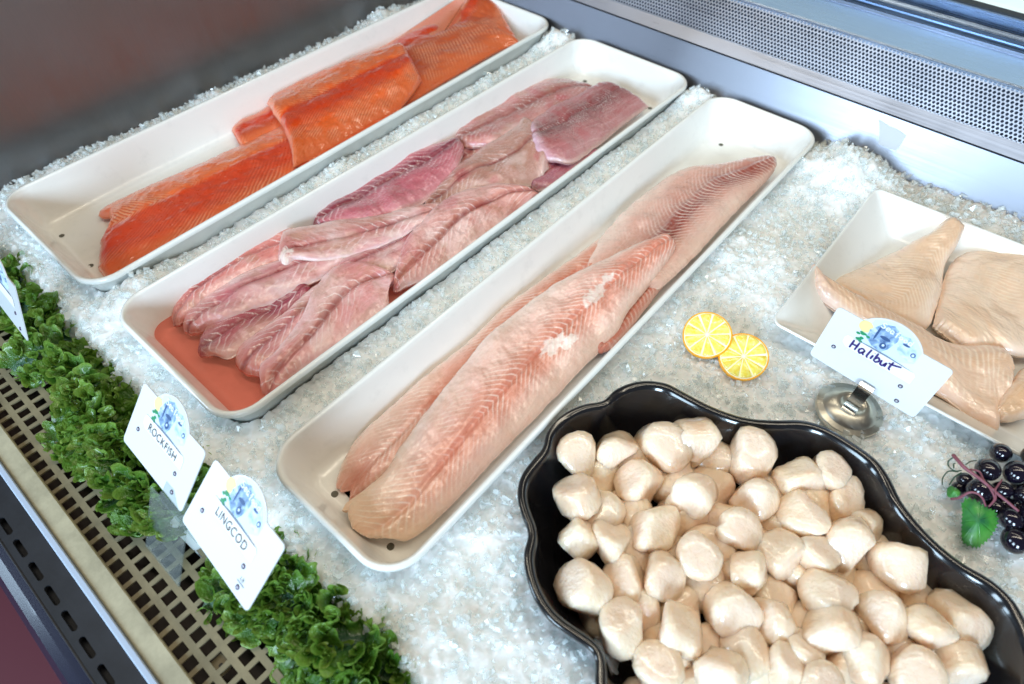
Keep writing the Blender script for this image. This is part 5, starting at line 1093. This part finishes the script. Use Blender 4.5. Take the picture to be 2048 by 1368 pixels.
# clear holder that carries the two front cards
h = empty('card_holder', 'clear acrylic holder standing in the grille under the two front cards', 'sign holder', (-0.329, -0.053, GZ))
hx0, hx1 = -0.3540, -0.3030
def slab(name, A, B, w0, w1, th, parent, org):
    "flat acrylic strip from the line at A=(y,z) to the line at B, x from w0 to w1"
    A, B = np.array(A), np.array(B); t = (B - A) / np.linalg.norm(B - A); n_ = np.array([-t[1], t[0]]) * th
    V = [(x, *(p)) for x in (w0, w1) for p in (A, B, B + n_, A + n_)]; V = np.array(V) - org
    return mk(name, V, [np.array([[0, 1, 2, 3], [7, 6, 5, 4], [0, 4, 5, 1], [1, 5, 6, 2], [2, 6, 7, 3], [3, 7, 4, 0]])], M['acrylic'], parent, smooth_=False)
ho = np.array([-0.329, -0.053, GZ])
slab('plate', (-0.0530, GZ + 0.0005), (-0.0200, 0.0040), -0.3540, -0.3030, 0.0012, h, ho)
slab('clip_channel', (-0.0205, 0.0020), (-0.0100, 0.0125), -0.3430, -0.2880, -0.0008, h, ho)
slab('clip_lip', (-0.0218, 0.0018), (-0.0172, 0.0062), -0.3430, -0.2880, 0.0008, h, ho)
# steel stand of the halibut card
st_o = at(1699, 818, -0.0200); stand = empty('card_stand', 'round domed steel card stand on the ice holding the handwritten card', 'sign holder', tuple(st_o))
th = np.linspace(0, 2 * np.pi, 96, endpoint=False); prof = [(0.0285, -0.004), (0.0288, 0.0), (0.0282, 0.0008), (0.0235, 0.0014), (0.0230, 0.0022), (0.0200, 0.0048), (0.0150, 0.0078), (0.0110, 0.0090), (0.0102, 0.0084), (0.0094, 0.0076), (0.004, 0.0076)]
V = np.concatenate([np.stack([a * np.cos(th) * (1 + (0.006 * (np.arange(96) % 2) if i < 3 else 0)), a * np.sin(th) * (1 + (0.006 * (np.arange(96) % 2) if i < 3 else 0)), np.full(96, z)], 1) for i, (a, z) in enumerate(prof)])
mk('base', V, [grid_faces(len(prof), 96, True), np.arange(96) + 96 * (len(prof) - 1)], M['stand'], stand)
def strip(path, w, th_, parent, name, m_):
    P = np.asarray(path, float); P = catmull(np.c_[P, np.zeros(len(P))], 40)[:, :2] if len(P) > 2 else P; k = len(P)
    T = np.gradient(P, axis=0); T /= np.linalg.norm(T, axis=1)[:, None]; nn = np.stack([-T[:, 1], T[:, 0]], 1) * th_
    V = np.stack([np.c_[np.full(k, x), (P + o_ * nn)] for x, o_ in ((-w / 2, 0), (w / 2, 0), (w / 2, 1), (-w / 2, 1))], 1).reshape(-1, 3)
    o = mk(name, V, [grid_faces(k, 4, True), np.arange(4)[::-1].copy(), np.arange(4) + (k - 1) * 4], m_, parent, smooth_=False); o.rotation_euler = (0, 0, -0.095); return o
cy_ = 0.4265 - st_o[1]; cz_ = 0.0164 - st_o[2]
strip([(-0.012, 0.0085), (-0.009, 0.0105), (cy_ - 0.0072, 0.022), (cy_ - 0.0058, 0.036), (cy_ - 0.0042, cz_ + 0.0060), (cy_ - 0.0022, cz_ + 0.0068), (cy_ - 0.0012, cz_ + 0.0050), (cy_ - 0.0008, cz_ + 0.0010)], 0.0118, 0.0009, stand, 'clip', M['chrome'])
strip([(-0.008, 0.0078), (-0.002, 0.012), (cy_ + 0.0035, 0.020), (cy_ + 0.0016, cz_ + 0.0045)], 0.0100, 0.0009, stand, 'clip_back', M['chrome'])
